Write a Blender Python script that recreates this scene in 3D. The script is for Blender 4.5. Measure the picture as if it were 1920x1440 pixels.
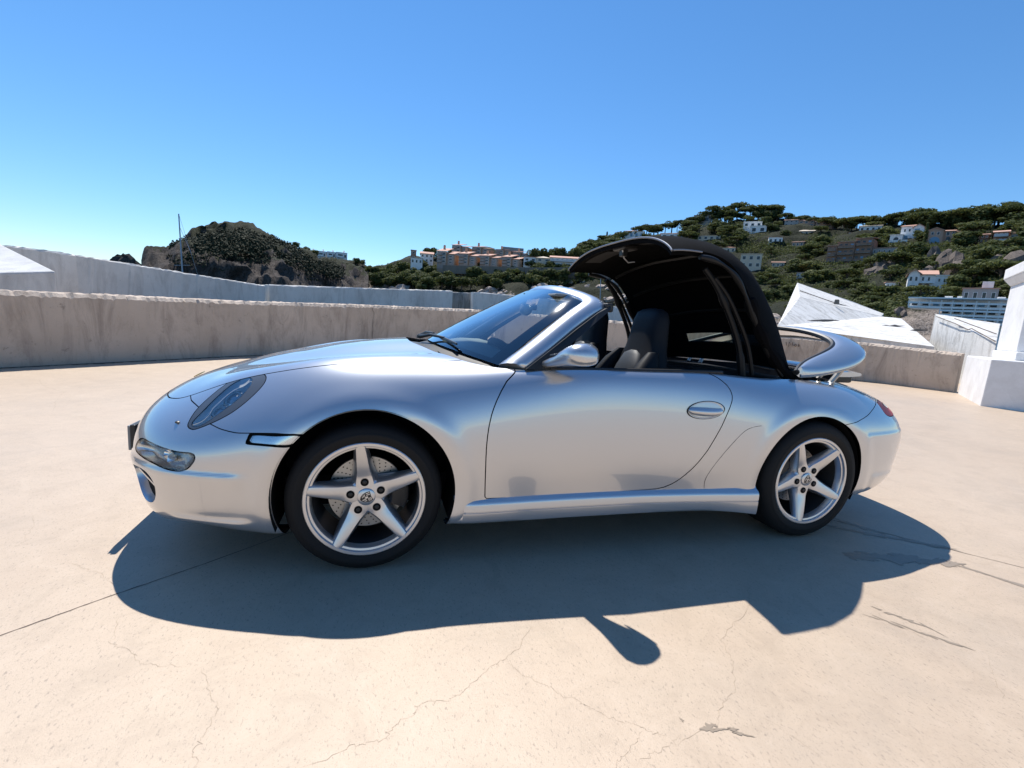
import bpy, bmesh, math, random
import numpy as np
from mathutils import Vector, Matrix

# ------------------------------------------------------------------ scene basics
scene = bpy.context.scene
for o in list(bpy.data.objects): bpy.data.objects.remove(o)
COL = scene.collection

# camera (solved from the car's wheels, mirrors, seats; x = car rearwards, y = away, z = up)
CAM_F, YAW, PITCH, ROLL = 869.03, -.2866, -.1456, .0691
CAM_C = np.array([.0314, -2.7773, 1.1219])
def cam_axes():
    cy, sy, cp, sp, cr, sr = math.cos(YAW), math.sin(YAW), math.cos(PITCH), math.sin(PITCH), math.cos(ROLL), math.sin(ROLL)
    right = np.array([cy, sy, 0]); fwd = np.array([-sy, cy, 0]); up = np.array([0, 0, 1.])
    f2 = fwd*cp+up*sp; u2 = up*cp-fwd*sp
    return right*cr+u2*sr, f2, u2*cr-right*sr
CR, CFW, CU = cam_axes()
cam = bpy.data.cameras.new('camera'); cam_ob = bpy.data.objects.new('camera', cam); COL.objects.link(cam_ob)
cam.sensor_fit = 'HORIZONTAL'; cam.sensor_width = 36; cam.lens = CAM_F/1920*36
cam.clip_start = .05; cam.clip_end = 20000
M = Matrix.Identity(4)
for i in range(3):
    M[i][0], M[i][1], M[i][2], M[i][3] = CR[i], CU[i], -CFW[i], CAM_C[i]
cam_ob.matrix_world = M
scene.camera = cam_ob
scene.render.resolution_x, scene.render.resolution_y = 1024, 768

# sky and sun: high sun behind the car, a little to the right
SUN_VEC = Vector((-.06, .575, 1.0)).normalized()     # towards the sun
SUN_EL = math.asin(SUN_VEC.z); SUN_AZ = math.atan2(SUN_VEC.x, SUN_VEC.y)   # azimuth from +Y towards +X
world = bpy.data.worlds.new('World'); scene.world = world; world.use_nodes = True
wn = world.node_tree; wn.nodes.clear()
sky = wn.nodes.new('ShaderNodeTexSky'); sky.sky_type = 'NISHITA'; sky.sun_disc = False
sky.sun_elevation = SUN_EL; sky.sun_rotation = SUN_AZ; sky.altitude = 2500; sky.air_density = 1.5; sky.dust_density = 0.; sky.ozone_density = 8.
bg = wn.nodes.new('ShaderNodeBackground'); bg.inputs[1].default_value = .115
wo = wn.nodes.new('ShaderNodeOutputWorld')
hsv = wn.nodes.new('ShaderNodeHueSaturation'); hsv.inputs['Saturation'].default_value = 1.12; hsv.inputs['Hue'].default_value = .498
wn.links.new(sky.outputs[0], hsv.inputs['Color']); wn.links.new(hsv.outputs[0], bg.inputs[0]); wn.links.new(bg.outputs[0], wo.inputs[0])
sun = bpy.data.lights.new('sun', 'SUN'); sun.energy = 5.0; sun.angle = math.radians(.53); sun.color = (1, .955, .89)
sun_ob = bpy.data.objects.new('sun', sun); COL.objects.link(sun_ob)
sun_ob.rotation_euler = SUN_VEC.to_track_quat('Z', 'Y').to_euler(); sun_ob.location = (0, 10, 30)
scene.view_settings.view_transform = 'Standard'; scene.view_settings.look = 'None'
scene.view_settings.exposure = 0.40; scene.view_settings.gamma = 1.0; scene.view_settings.use_curve_mapping = False
scene.render.engine = 'CYCLES'
scene.cycles.max_bounces = 8; scene.cycles.transparent_max_bounces = 12; scene.cycles.caustics_reflective = False; scene.cycles.caustics_refractive = False

rng = random.Random(7)
nrng = np.random.default_rng(7)

# ------------------------------------------------------------------ pixel helpers (1920x1440 photo pixels -> rays)
def ray(u, v):
    d = CFW+CR*((u-960)/CAM_F)-CU*((v-720)/CAM_F)
    return d/np.linalg.norm(d)
def at_z(u, v, z=0.): d = ray(u, v); return CAM_C+d*((z-CAM_C[2])/d[2])
def at_y(u, v, y): d = ray(u, v); return CAM_C+d*((y-CAM_C[1])/d[1])
def at_depth(u, v, dep): d = ray(u, v); return CAM_C+d*(dep/(d@CFW))

# ------------------------------------------------------------------ materials
def mat(name, col=(.5, .5, .5), rough=.5, metal=0., coat=0., coat_rough=.03, spec=.5, emit=None):
    m = bpy.data.materials.new(name); m.use_nodes = True
    b = m.node_tree.nodes['Principled BSDF']
    b.inputs['Base Color'].default_value = (*col, 1); b.inputs['Roughness'].default_value = rough
    b.inputs['Metallic'].default_value = metal; b.inputs['Coat Weight'].default_value = coat
    b.inputs['Coat Roughness'].default_value = coat_rough; b.inputs['Specular IOR Level'].default_value = spec
    return m
class NB:
    """small node-graph helper around one principled material"""
    def __init__(s, m): s.m = m; s.t = m.node_tree; s.b = s.t.nodes['Principled BSDF']; s.tc = s.t.nodes.new('ShaderNodeTexCoord')
    def n(s, typ, **kw):
        x = s.t.nodes.new(typ)
        for k, v in kw.items(): setattr(x, k, v)
        return x
    def l(s, a, b): s.t.links.new(a, b)
    def vec(s, scale=(1, 1, 1), src='Object', loc=(0, 0, 0), rot=(0, 0, 0)):
        mp = s.n('ShaderNodeMapping'); mp.inputs['Scale'].default_value = scale; mp.inputs['Location'].default_value = loc; mp.inputs['Rotation'].default_value = rot
        s.l(s.tc.outputs[src], mp.inputs['Vector']); return mp.outputs[0]
    def noise(s, vec, scale=5, detail=6, rough=.55, dist=0):
        x = s.n('ShaderNodeTexNoise'); x.inputs['Scale'].default_value = scale; x.inputs['Detail'].default_value = detail
        x.inputs['Roughness'].default_value = rough; x.inputs['Distortion'].default_value = dist
        s.l(vec, x.inputs['Vector']); return x.outputs['Fac']
    def ramp(s, fac, stops, interp='LINEAR'):
        x = s.n('ShaderNodeValToRGB'); x.color_ramp.interpolation = interp
        el = x.color_ramp.elements
        while len(el) < len(stops): el.new(.5)
        for e, (p, c) in zip(el, stops): e.position = p; e.color = (*c, 1) if len(c) == 3 else c
        s.l(fac, x.inputs[0]); return x.outputs[0]
    def mix(s, fac, a, b, mode='MIX'):
        x = s.n('ShaderNodeMix', data_type='RGBA', blend_type=mode)
        for sock, v in ((x.inputs[0], fac), (x.inputs[6], a), (x.inputs[7], b)):
            if isinstance(v, (int, float)): sock.default_value = v
            elif isinstance(v, tuple): sock.default_value = (*v, 1)
            else: s.l(v, sock)
        return x.outputs[2]
    def math(s, op, a, b=0., clamp=False):
        x = s.n('ShaderNodeMath', operation=op, use_clamp=clamp)
        for sock, v in ((x.inputs[0], a), (x.inputs[1], b)):
            if isinstance(v, (int, float)): sock.default_value = v
            else: s.l(v, sock)
        return x.outputs[0]
    def col(s, c): s.l(c, s.b.inputs['Base Color'])
    def rough(s, r): s.l(r, s.b.inputs['Roughness'])
    def bump(s, h, strength=.3, dist=.02, prev=None):
        x = s.n('ShaderNodeBump'); x.inputs['Strength'].default_value = strength; x.inputs['Distance'].default_value = dist
        s.l(h, x.inputs['Height'])
        if prev is not None: s.l(prev, x.inputs['Normal'])
        s.l(x.outputs[0], s.b.inputs['Normal']); return x.outputs[0]

def glass_mat(name, tint, ior=1.5, gain=1.0, rough=0.0):
    """thin pane: tinted see-through plus a Fresnel reflection"""
    m = bpy.data.materials.new(name); m.use_nodes = True; t = m.node_tree; t.nodes.clear()
    out = t.nodes.new('ShaderNodeOutputMaterial'); mx = t.nodes.new('ShaderNodeMixShader')
    tr = t.nodes.new('ShaderNodeBsdfTransparent'); tr.inputs[0].default_value = (*tint, 1)
    gl = t.nodes.new('ShaderNodeBsdfGlossy'); gl.inputs['Roughness'].default_value = rough
    fr = t.nodes.new('ShaderNodeFresnel'); fr.inputs[0].default_value = ior
    mu = t.nodes.new('ShaderNodeMath'); mu.operation = 'MULTIPLY'; mu.use_clamp = True; mu.inputs[1].default_value = gain
    t.links.new(fr.outputs[0], mu.inputs[0]); t.links.new(mu.outputs[0], mx.inputs[0])
    t.links.new(tr.outputs[0], mx.inputs[1]); t.links.new(gl.outputs[0], mx.inputs[2]); t.links.new(mx.outputs[0], out.inputs[0])
    return m

# ------------------------------------------------------------------ mesh helpers
def tag(o, label=None, cat=None, group=None, kind=None):
    if label: o['label'] = label
    if cat: o['category'] = cat
    if group: o['group'] = group
    if kind: o['kind'] = kind
    return o
def empty(name, loc=(0, 0, 0), rz=0., parent=None):
    o = bpy.data.objects.new(name, None); COL.objects.link(o); o.location = loc; o.rotation_euler = (0, 0, rz); o.empty_display_size = .2
    if parent: o.parent = parent
    return o
def link_mesh(name, me, parent=None, loc=None, rot=None):
    o = bpy.data.objects.new(name, me); COL.objects.link(o)
    if parent is not None: o.parent = parent
    if loc is not None: o.location = loc
    if rot is not None: o.rotation_euler = rot
    return o
def mesh(name, V, F, material, parent=None, smooth=False, loc=None, rot=None, sharp=None):
    me = bpy.data.meshes.new(name)
    me.from_pydata([tuple(map(float, v)) for v in V], [], [tuple(map(int, f)) for f in F]); me.update()
    if material is not None:
        for m in (material if isinstance(material, (list, tuple)) else [material]): me.materials.append(m)
    if smooth:
        me.polygons.foreach_set('use_smooth', [True]*len(me.polygons))
        if sharp is not None: me.set_sharp_from_angle(angle=math.radians(sharp))
    return link_mesh(name, me, parent, loc, rot)
class MB:
    """collects simple solids into one mesh"""
    def __init__(s): s.V = []; s.F = []
    def add(s, V, F):
        b = len(s.V); s.V += [tuple(map(float, v)) for v in V]; s.F += [tuple(int(i)+b for i in f) for f in F]; return s
    def box(s, c, d, rz=0., taper=1.):
        hx, hy, hz = d[0]/2, d[1]/2, d[2]/2; cz, sz = math.cos(rz), math.sin(rz); V = []
        for z, k in ((-hz, 1.), (hz, taper)):
            for x, y in ((-hx, -hy), (hx, -hy), (hx, hy), (-hx, hy)):
                V.append((c[0]+cz*x*k-sz*y*k, c[1]+sz*x*k+cz*y*k, c[2]+z))
        return s.add(V, [(0, 3, 2, 1), (4, 5, 6, 7), (0, 1, 5, 4), (1, 2, 6, 5), (2, 3, 7, 6), (3, 0, 4, 7)])
    def tube(s, pts, r, n=8, caps=True):
        P = [np.array(p, float) for p in pts]; R = r if isinstance(r, (list, tuple)) else [r]*len(P)
        rings = []; prev = None
        for i, p in enumerate(P):
            d = P[min(i+1, len(P)-1)]-P[max(i-1, 0)]; d = d/(np.linalg.norm(d)+1e-12)
            if prev is None: a = np.cross(d, [0, 0, 1.]) if abs(d[2]) < .9 else np.cross(d, [1., 0, 0])
            else: a = prev-d*(prev@d)
            a = a/(np.linalg.norm(a)+1e-12); b = np.cross(d, a); prev = a
            rings.append([p+R[i]*(math.cos(t)*a+math.sin(t)*b) for t in np.linspace(0, 2*math.pi, n, endpoint=False)])
        V = [q for r_ in rings for q in r_]; F = []
        for i in range(len(P)-1):
            for k in range(n): F.append((i*n+k, i*n+(k+1) % n, (i+1)*n+(k+1) % n, (i+1)*n+k))
        if caps: F.append(tuple(range(n))[::-1]); F.append(tuple((len(P)-1)*n+k for k in range(n)))
        return s.add(V, F)
    def lathe(s, prof, n=48, origin=(0, 0, 0), X=(1, 0, 0), Y=(0, 1, 0), Z=(0, 0, 1), closed=False, a0=0, a1=2*math.pi):
        X, Y, Z, o = map(lambda q: np.array(q, float), (X, Y, Z, origin)); V = []; full = abs(a1-a0-2*math.pi) < 1e-6
        ts = np.linspace(a0, a1, n, endpoint=not full); m = len(prof)
        for t in ts:
            for r, h in prof: V.append(o+X*(r*math.cos(t))+Y*(r*math.sin(t))+Z*h)
        F = []
        for i in range(n if full else n-1):
            j = (i+1) % n
            for k in range(m if closed else m-1):
                k2 = (k+1) % m; F.append((i*m+k, j*m+k, j*m+k2, i*m+k2))
        return s.add(V, F)
    def prism(s, poly, vec):
        """polygon of 3D points extruded by vec"""
        n = len(poly); P = [np.array(p, float) for p in poly]; w = np.array(vec, float)
        V = P+[p+w for p in P]
        return s.add(V, [tuple(range(n))[::-1], tuple(range(n, 2*n))]+[(i, (i+1) % n, n+(i+1) % n, n+i) for i in range(n)])
    def build(s, name, material, parent=None, smooth=False, sharp=35, loc=None, rot=None):
        return mesh(name, s.V, s.F, material, parent, smooth, loc, rot, sharp if smooth else None)
def fix_normals(o):
    bm = bmesh.new(); bm.from_mesh(o.data); bmesh.ops.recalc_face_normals(bm, faces=bm.faces); bm.to_mesh(o.data); bm.free(); return o
def bevel(o, w, seg=2):
    m = o.modifiers.new('bevel', 'BEVEL'); m.width = w; m.segments = seg; m.limit_method = 'ANGLE'; m.angle_limit = math.radians(40); return o
def grid_faces(n, m, wrap=False):
    F = []
    for i in range(n-1):
        for j in range(m-1 if not wrap else m):
            j2 = (j+1) % m; F.append((i*m+j, (i+1)*m+j, (i+1)*m+j2, i*m+j2))
    return F
# ------------------------------------------------------------------ terrace ground
GROUND = mat('terrace_concrete', (.6, .48, .38), .5, spec=.5)
g = NB(GROUND)
big = g.noise(g.vec(), .35, 4, .6); mid = g.noise(g.vec(), 2.3, 6, .65); fine = g.noise(g.vec((1, .45, 1), rot=(0, 0, .6)), 120, 5, .7); grit = g.noise(g.vec(), 230, 4, .7)
c = g.mix(g.ramp(big, [(.32, (0, 0, 0)), (.68, (1, 1, 1))]), (.43, .33, .238), (.485, .38, .28))
c = g.mix(g.ramp(mid, [(.35, (0, 0, 0)), (.62, (.55, .55, .55)), (.75, (1, 1, 1))]), c, (.485, .385, .285))
pits = g.ramp(fine, [(.0, (0, 0, 0)), (.35, (.0, .0, .0)), (.43, (1, 1, 1)), (1, (1, 1, 1))])
c = g.mix(g.math('MULTIPLY', g.math('SUBTRACT', 1., pits), .55), c, (.16, .13, .105))
sp = g.ramp(grit, [(0, (0, 0, 0)), (.34, (0, 0, 0)), (.40, (1, 1, 1)), (1, (1, 1, 1))])
c = g.mix(g.math('MULTIPLY', g.math('SUBTRACT', 1., sp), .8), c, (.21, .17, .14))
st_ = g.noise(g.vec((1, 1, 1), loc=(3, 8, 0)), .9, 8, .7, .4)
c = g.mix(g.math('MULTIPLY', g.ramp(st_, [(.50, (0, 0, 0)), (.72, (1, 1, 1))]), .34), c, (.29, .245, .20))
mot = g.noise(g.vec((1, 1, 1), loc=(1, 4, 0)), 5.5, 10, .78, .8)
c = g.mix(g.math('MULTIPLY', g.ramp(mot, [(.38, (1, 1, 1)), (.50, (0, 0, 0))]), .30), c, (.33, .255, .185))
c = g.mix(g.math('MULTIPLY', g.ramp(mot, [(.54, (0, 0, 0)), (.66, (1, 1, 1))]), .35), c, (.56, .45, .345))
g.col(c)
b1 = g.bump(g.noise(g.vec((1, .6, 1), rot=(0, 0, .6)), 60, 8, .8), .22, .006)
g.bump(grit, .3, .003, b1)
gpts = [(-9.5, -1.2), (-4.75, 4.70)]
mb = MB()
nx = 60
xs = np.linspace(-70, 160, nx); ys = np.linspace(-170, 40, nx)
V = [(-80, -180, 0), (170, -180, 0), (170, 13.5, 0), (-80, 13.5, 0)]
ground = mesh('terrace_ground', V, [(0, 1, 2, 3)], GROUND); tag(ground, kind='structure')
CRACKM = mat('crack_dirt', (.28, .215, .15), .9)
JOINTM = mat('joint_filler', (.13, .10, .08), .9)
STAINM = mat('damp_stain', (.27, .215, .16), .45)
def ribbon(name, pts, w, material, jag=.004, sub=5, z=.003, fade=True, seed=0):
    """thin irregular ribbon along ground points"""
    r = np.random.default_rng(seed+len(pts)*17+int(abs(pts[0][0])*1000) % 997); P = []
    for i in range(len(pts)-1):
        a, b = np.array(pts[i][:2], float), np.array(pts[i+1][:2], float)
        for k in range(sub): P.append(a+(b-a)*k/sub+r.normal(0, jag, 2)*(k > 0))
    P.append(np.array(pts[-1][:2], float)); n = len(P); V = []
    for i, p in enumerate(P):
        d = P[min(i+1, n-1)]-P[max(i-1, 0)]; d = d/(np.linalg.norm(d)+1e-9); q = np.array([-d[1], d[0]]); ww = w*(.45+r.random()*.9)*(min(1, (i+.2)/4, (n-1-i+.2)/4) if fade else 1)
        V += [(*(p+q*ww/2), z), (*(p-q*ww/2), z)]
    return mesh(name, V, [(2*i, 2*i+1, 2*i+3, 2*i+2) for i in range(n-1)], material, ground)
def px(*pts): return [at_z(u, v, 0) for u, v in pts]
for i, (pts, w) in enumerate([
    (px((1000, 1160), (975, 1215), (945, 1237), (920, 1250), (895, 1275), (865, 1300), (835, 1315), (790, 1320), (765, 1345), (735, 1365), (720, 1385), (680, 1395), (650, 1405), (560, 1440)), .0042),
    (px((945, 1237), (975, 1262), (1010, 1280), (1050, 1300), (1090, 1318), (1105, 1330), (1150, 1345), (1200, 1362), (1215, 1372), (1255, 1380)), .0036),
    (px((1213, 1368), (1190, 1395), (1165, 1420), (1150, 1450)), .0036),
    (px((1280, 1378), (1255, 1400), (1225, 1412), (1190, 1430)), .003),
    (px((1400, 1080), (1405, 1130), (1400, 1145), (1350, 1200), (1375, 1240), (1378, 1300), (1355, 1320), (1345, 1360)), .0040),
    (px((1345, 1360), (1310, 1372), (1260, 1400)), .003),
    (px((1415, 1335), (1500, 1390), (1560, 1440)), .0026),
    (px((228, 1150), (215, 1185), (207, 1207), (245, 1222), (262, 1245), (300, 1250), (352, 1249)), .0032),
    (px((125, 1052), (150, 1065), (165, 1070), (190, 1075), (205, 1090), (232, 1100)), .0032),
    (px((378, 1250), (390, 1285), (395, 1305), (410, 1330), (395, 1360), (370, 1390), (360, 1420), (375, 1445)), .0036),
    (px((0, 785), (60, 782), (90, 778), (150, 781), (240, 782)), .006),
    (px((70, 710), (85, 725), (120, 735), (105, 752), (100, 772)), .006),
    (px((1640, 1165), (1700, 1180), (1760, 1210)), .003),
    (px((0, 1030), (40, 1020), (64, 985), (60, 960)), .003),
    (px((1850, 1220), (1870, 1290), (1890, 1320)), .0026),
    (px((60, 1370), (120, 1345), (230, 1290), (262, 1272)), .0016),
    (px((1080, 880), (1300, 1120), (1345, 1105)), .002)]):
    ribbon('crack', pts, w*.19, CRACKM, .0045, 7, .0008, True, i)
ribbon('slab_joint', [at_z(0, 1192)+(at_z(0, 1192)-at_z(390, 1055))*k_ for k_ in (16, 8, 3)]+px((0, 1192), (200, 1120), (390, 1055))+[np.array([1.2, .9, 0])], .0055, JOINTM, .0012, 14, .0009, False)
ribbon('slab_joint', [at_z(1920, 1065)+(at_z(1920, 1065)-at_z(1560, 975))*k_ for k_ in (14, 7, 2)]+px((1920, 1065), (1780, 1030), (1560, 975))+[np.array([.9, .9, 0])], .0055, JOINTM, .0012, 14, .0009, False)
def stain(pts, w, seed, z=.0012):
    """ragged damp patch: a chain of irregular blobs"""
    r = np.random.default_rng(seed)
    for p in pts:
        m = 26; a = np.linspace(0, 2*math.pi, m, endpoint=False); k = 1+.35*np.sin(a*3+r.random()*6)+.28*np.sin(a*7+r.random()*6)+r.normal(0, .16, m)
        L = p[2]; W_ = p[3]; ca, sa = math.cos(p[4]), math.sin(p[4])
        V = [(p[0]+ca*L*math.cos(t)*kk-sa*W_*math.sin(t)*kk, p[1]+sa*L*math.cos(t)*kk+ca*W_*math.sin(t)*kk, z) for t, kk in zip(a, k)]
        z += .00006
        mesh('damp_stain', V, [tuple(range(m))], STAINM, ground)
def along(u0, v0, u1, v1, n, L, W_, seed):
    a, b = at_z(u0, v0), at_z(u1, v1); ang = math.atan2(b[1]-a[1], b[0]-a[0]); r = np.random.default_rng(seed); out = []
    for i in range(n):
        t = (i+.5)/n+r.normal(0, .25/n); p = a+(b-a)*t; out.append((p[0]+r.normal(0, W_*.5), p[1]+r.normal(0, W_*.5), L*r.uniform(.5, 1.2), W_*r.uniform(.4, 1.2), ang+r.normal(0, .2)))
    return out
stain(along(1545, 985, 1780, 1028, 16, .075, .014, 1), 0, 1)
stain(along(1560, 972, 1640, 995, 6, .05, .016, 11), 0, 11)
stain(along(1590, 1042, 1790, 1056, 16, .055, .032, 2), 0, 2)
stain(along(1800, 1060, 1950, 1110, 7, .06, .012, 3), 0, 3)
stain(along(1640, 1140, 1750, 1180, 5, .03, .006, 4), 0, 4)
stain(along(1630, 1155, 1830, 1220, 6, .04, .006, 5), 0, 5)
stain(along(1305, 1358, 1390, 1372, 5, .022, .010, 6), 0, 6)
stain(along(1275, 1348, 1280, 1352, 1, .012, .005, 7), 0, 7)

# ------------------------------------------------------------------ concrete walls and blocks of the breakwater
def concrete(name, a, b, dark, streak=.5, top=None):
    m = mat(name, a, .85, spec=.25); g = NB(m)
    n1 = g.noise(g.vec(), .8, 6, .65); n2 = g.noise(g.vec((1, 1, .28)), 2.6, 8, .75, .6); n3 = g.noise(g.vec(), 40, 4, .7); n4 = g.noise(g.vec(), 7, 8, .8, .3)
    c = g.mix(g.ramp(n1, [(.35, (0, 0, 0)), (.65, (1, 1, 1))]), a, b)
    c = g.mix(g.math('MULTIPLY', g.ramp(n2, [(.48, (0, 0, 0)), (.68, (1, 1, 1))]), streak), c, dark)
    c = g.mix(g.math('MULTIPLY', g.ramp(n4, [(.60, (0, 0, 0)), (.66, (1, 1, 1))]), .55*streak), c, tuple(x*.45 for x in dark))
    c = g.mix(g.math('MULTIPLY', g.ramp(n3, [(.30, (1, 1, 1)), (.38, (0, 0, 0))]), .35), c, dark)
    g.col(c); b1 = g.bump(g.noise(g.vec(), 9, 8, .75), .45, .03); g.bump(n3, .35, .008, b1); return m
WALLC = concrete('parapet_concrete', (.46, .375, .30), (.55, .46, .38), (.24, .19, .155), .75)
GREYC = concrete('grey_concrete', (.58, .56, .53), (.68, .66, .63), (.34, .32, .295), .6)
WHITEC = concrete('whitewashed_concrete', (.60, .59, .565), (.68, .67, .65), (.30, .285, .26), .85)
PILLW = mat('white_pillar_paint', (.80, .80, .80), .7)
_g = NB(PILLW); _n = _g.noise(_g.vec(), 2.2, 6, .7); _g.col(_g.mix(_g.ramp(_n, [(.42, (0, 0, 0)), (.75, (1, 1, 1))]), (.74, .735, .73), (.60, .585, .57))); _g.bump(_g.noise(_g.vec(), 30, 5), .25, .006)
def wall_run(name, path, thick, material, label, cat, rough=.0, sub=16, seed=0, z0=-.05, cham=.045, group=None):
    """wall along (x, y, top z) points; the foot is vertical below, away from the camera by thick"""
    r = np.random.default_rng(seed); P = np.array(path, float); d = np.r_[0, np.cumsum(np.linalg.norm(np.diff(P[:, :2], axis=0), axis=1))]
    q = np.unique(np.r_[np.linspace(0, d[-1], sub*(len(P)-1)+1), d]) ; X = np.stack([np.interp(q, d, P[:, k]) for k in range(3)], 1)
    n = len(X); V = []
    for i in range(n):
        t = X[min(i+1, n-1)]-X[max(i-1, 0)]; t = t[:2]/np.linalg.norm(t[:2]); nb = np.array([-t[1], t[0]])
        if nb @ (X[i, :2]-CAM_C[:2]) < 0: nb = -nb
        j = lambda s=1.: r.normal(0, rough)*s
        f, zt = X[i, :2], X[i, 2]
        e1, e2, e3 = j(), j(), j()
        V += [(*f, z0), (*(f+nb*.004), zt*.5), (*(f+nb*(.004+abs(e1)*.6)), zt-cham+e1), (*(f+nb*(cham*.9+abs(e2))), zt-.004+e2*.8), (*(f+nb*thick*.5), zt+.004+e3*.5), (*(f+nb*thick), zt+j(.8)), (*(f+nb*thick), z0)]
    m = 7; o = mesh(name, V, grid_faces(n, m)+[tuple(range(m)), tuple((n-1)*m+k for k in range(m))], material, None, False); fix_normals(o)
    tag(o, label, cat, group); return o
def wp(u, dep, v_top):
    p = at_depth(u, v_top, dep); return (p[0], p[1], p[2])
# parapet: foot on the terrace, top edge read from the photo
par = [(-8.1, 1.05, .98), (-4.64, 4.80, .995), (-3.70, 5.86, 1.02), (-2.44, 7.30, 1.045)]+[wp(700, 10.9, 572.5), wp(900, 12.3, 581), wp(1100, 13.2, 597), wp(1300, 13.6, 615), wp(1463, 13.55, 630), wp(1630, 12.75, 643.5), wp(1803, 11.3, 663)]
wall_run('parapet_wall', par, .42, WALLC, 'low brown concrete parapet wall with chipped pale top edge along the terrace', 'wall', .010, 70, 3, cham=.06)
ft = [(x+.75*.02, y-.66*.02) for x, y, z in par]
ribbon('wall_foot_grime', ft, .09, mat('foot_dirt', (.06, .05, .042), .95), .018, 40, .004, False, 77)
for i, u in enumerate((372, 540, 700)):          # shrinkage cracks in the parapet
    a = np.array([wp(u, {372: 8.32, 540: 9.6, 700: 10.9}[u], {372: 560, 540: 566.5, 700: 572.5}[u])]); x, y, zt = a[0]
    r = np.random.default_rng(i); t = np.array([.66, .75]); nb = np.array([.75, -.66]); V = []
    for k in range(15):
        z = zt-.02-(zt-.06)*k/14; w = (.012 if i == 0 else .005)*(.5+r.random()); o_ = r.normal(0, .018)
        V += [(x+t[0]*(o_-w)+nb[0]*.012, y+t[1]*(o_-w)+nb[1]*.012, z), (x+t[0]*(o_+w)+nb[0]*.012, y+t[1]*(o_+w)+nb[1]*.012, z)]
    mesh('wall_crack', V, grid_faces(15, 2), JOINTM, bpy.data.objects['parapet_wall'])
# scrawled mark on the parapet, seen through the raised lid
for st in (((1474, 641), (1475, 648)), ((1478, 650), (1480, 641), (1483, 647), (1486, 641), (1487, 649)), ((1491, 645), (1489, 648), (1492, 650), (1494, 647), (1491, 645)), ((1497, 650), (1497, 645), (1500, 645), (1498, 649), (1502, 649)), ((1506, 648), (1507, 649))):
    mb = MB(); mb.tube([tuple(at_depth(u, v, 13.40)) for u, v in st], .010, 5); mb.build('scrawl', JOINTM, bpy.data.objects['parapet_wall'])
# crown walls beyond the parapet
wall_run('crown_wall', [wp(-260, 11.5, 438), wp(20, 12.5, 460), wp(143, 13.2, 477), wp(330, 15.6, 508), wp(497, 18.6, 535)], .8, GREYC, 'long grey breakwater wall with a sloping top behind the brown parapet', 'wall', .012, 30, 5, -1.)
wall_run('crown_wall', [wp(505, 18.9, 533.5), wp(680, 21.5, 539.5), wp(849, 24.0, 545)], .8, GREYC, 'level grey wall section standing between the sloping wall and the stained recess', 'wall', .012, 26, 6, -1.)
STAINEDC = concrete('stained_concrete', (.25, .245, .23), (.36, .355, .34), (.10, .095, .085), .95)
wall_run('crown_wall', [wp(847, 24.9, 547), wp(892, 25.3, 549)], .6, STAINEDC, 'short dark stained wall piece set back between two grey wall sections', 'wall', .010, 12, 7, -1.)
wall_run('crown_wall', [wp(888, 24.3, 547), wp(1000, 25.2, 556), wp(1130, 26, 572), wp(1290, 26.5, 590), wp(1440, 26, 606)], .8, GREYC, 'grey wall section behind the windscreen, beyond the stained recess', 'wall', .012, 20, 8, -1.)
def hull(name, top, height, material, label, cat, sub=0, bev=.03, group=None):
    """block with a top outline of (u, v, depth) pixels and vertical sides"""
    T = [at_depth(*p) for p in top]; n = len(T); V = T+[np.array([p[0], p[1], height]) for p in T]
    o = mesh(name, V, [tuple(range(n)), tuple(range(n, 2*n))[::-1]]+[(i, n+i, n+(i+1) % n, (i+1) % n) for i in range(n)], material); fix_normals(o); bevel(o, bev, 2); tag(o, label, cat, group); return o
hull('concrete_block', [(-190, 452, 10.5), (-10, 452, 10.6), (104, 508.5, 8.1), (-190, 516, 7.2)], -.5, concrete('rough_pale_concrete', (.50, .50, .49), (.60, .60, .59), (.32, .31, .30), .5), 'pale rough concrete block with a sunlit top at the end of the sloping wall', 'block')
def slab(name, faces_px, down, material, label, cat):
    """faceted sloping slab: list of (u, v, depth), fan of triangles from the first, extruded down"""
    T = [at_depth(*p) for p in faces_px]; n = len(T); B = [p-np.array([0, 0, down]) for p in T]; c = len(T)*2
    V = T+B; Fc = [(0, i, i+1) for i in range(1, n-1)]+[(n, n+i+1, n+i) for i in range(1, n-1)]+[(i, n+i, n+(i+1) % n, (i+1) % n) for i in range(n)]
    o = mesh(name, V, Fc, material); fix_normals(o); tag(o, label, cat); return o
w1 = slab('sloping_slab', [(1495, 530, 25.5), (1600, 566, 27.5), (1657, 588, 28.6), (1652, 593, 24.5), (1500, 557, 20.2), (1474, 578, 18.2)], 1.6, WHITEC, 'tilted white concrete slab rising to a point above the parapet', 'slab')
w2 = slab('breakwater_apron', [(1458, 611, 15.2), (1474, 578.5, 18.1), (1500, 557.5, 20.1), (1652, 593.5, 24.3), (1690, 597, 22.8), (1752, 650, 13.9), (1600, 633, 14.6), (1480, 622, 15.0)], .55, WHITEC, 'broad whitewashed breakwater apron with dark drain slots sloping behind the parapet', 'apron')
for u, v, dp, L in ((1545, 601, 16.6, .5), (1668, 611, 19.0, .6), (1725, 619, 17.2, .3)):
    p = at_depth(u, v, dp-.45); m = 20; r = np.random.default_rng(u)
    V = [p+CR*(L*math.cos(t)*(1+r.normal(0, .1)))+CU*(.035*math.sin(t)*(1+r.normal(0, .3))) for t in np.linspace(0, 2*math.pi, m, endpoint=False)]
    V2 = [q+CFW*.06 for q in V]; o = mesh('drain_slot', V+V2, [tuple(range(m)), tuple(range(m, 2*m))[::-1]]+[(i, (i+1) % m, m+(i+1) % m, m+i) for i in range(m)], mat('slot_dirt%d' % u, (.12, .11, .10), .9), w2)
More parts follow.
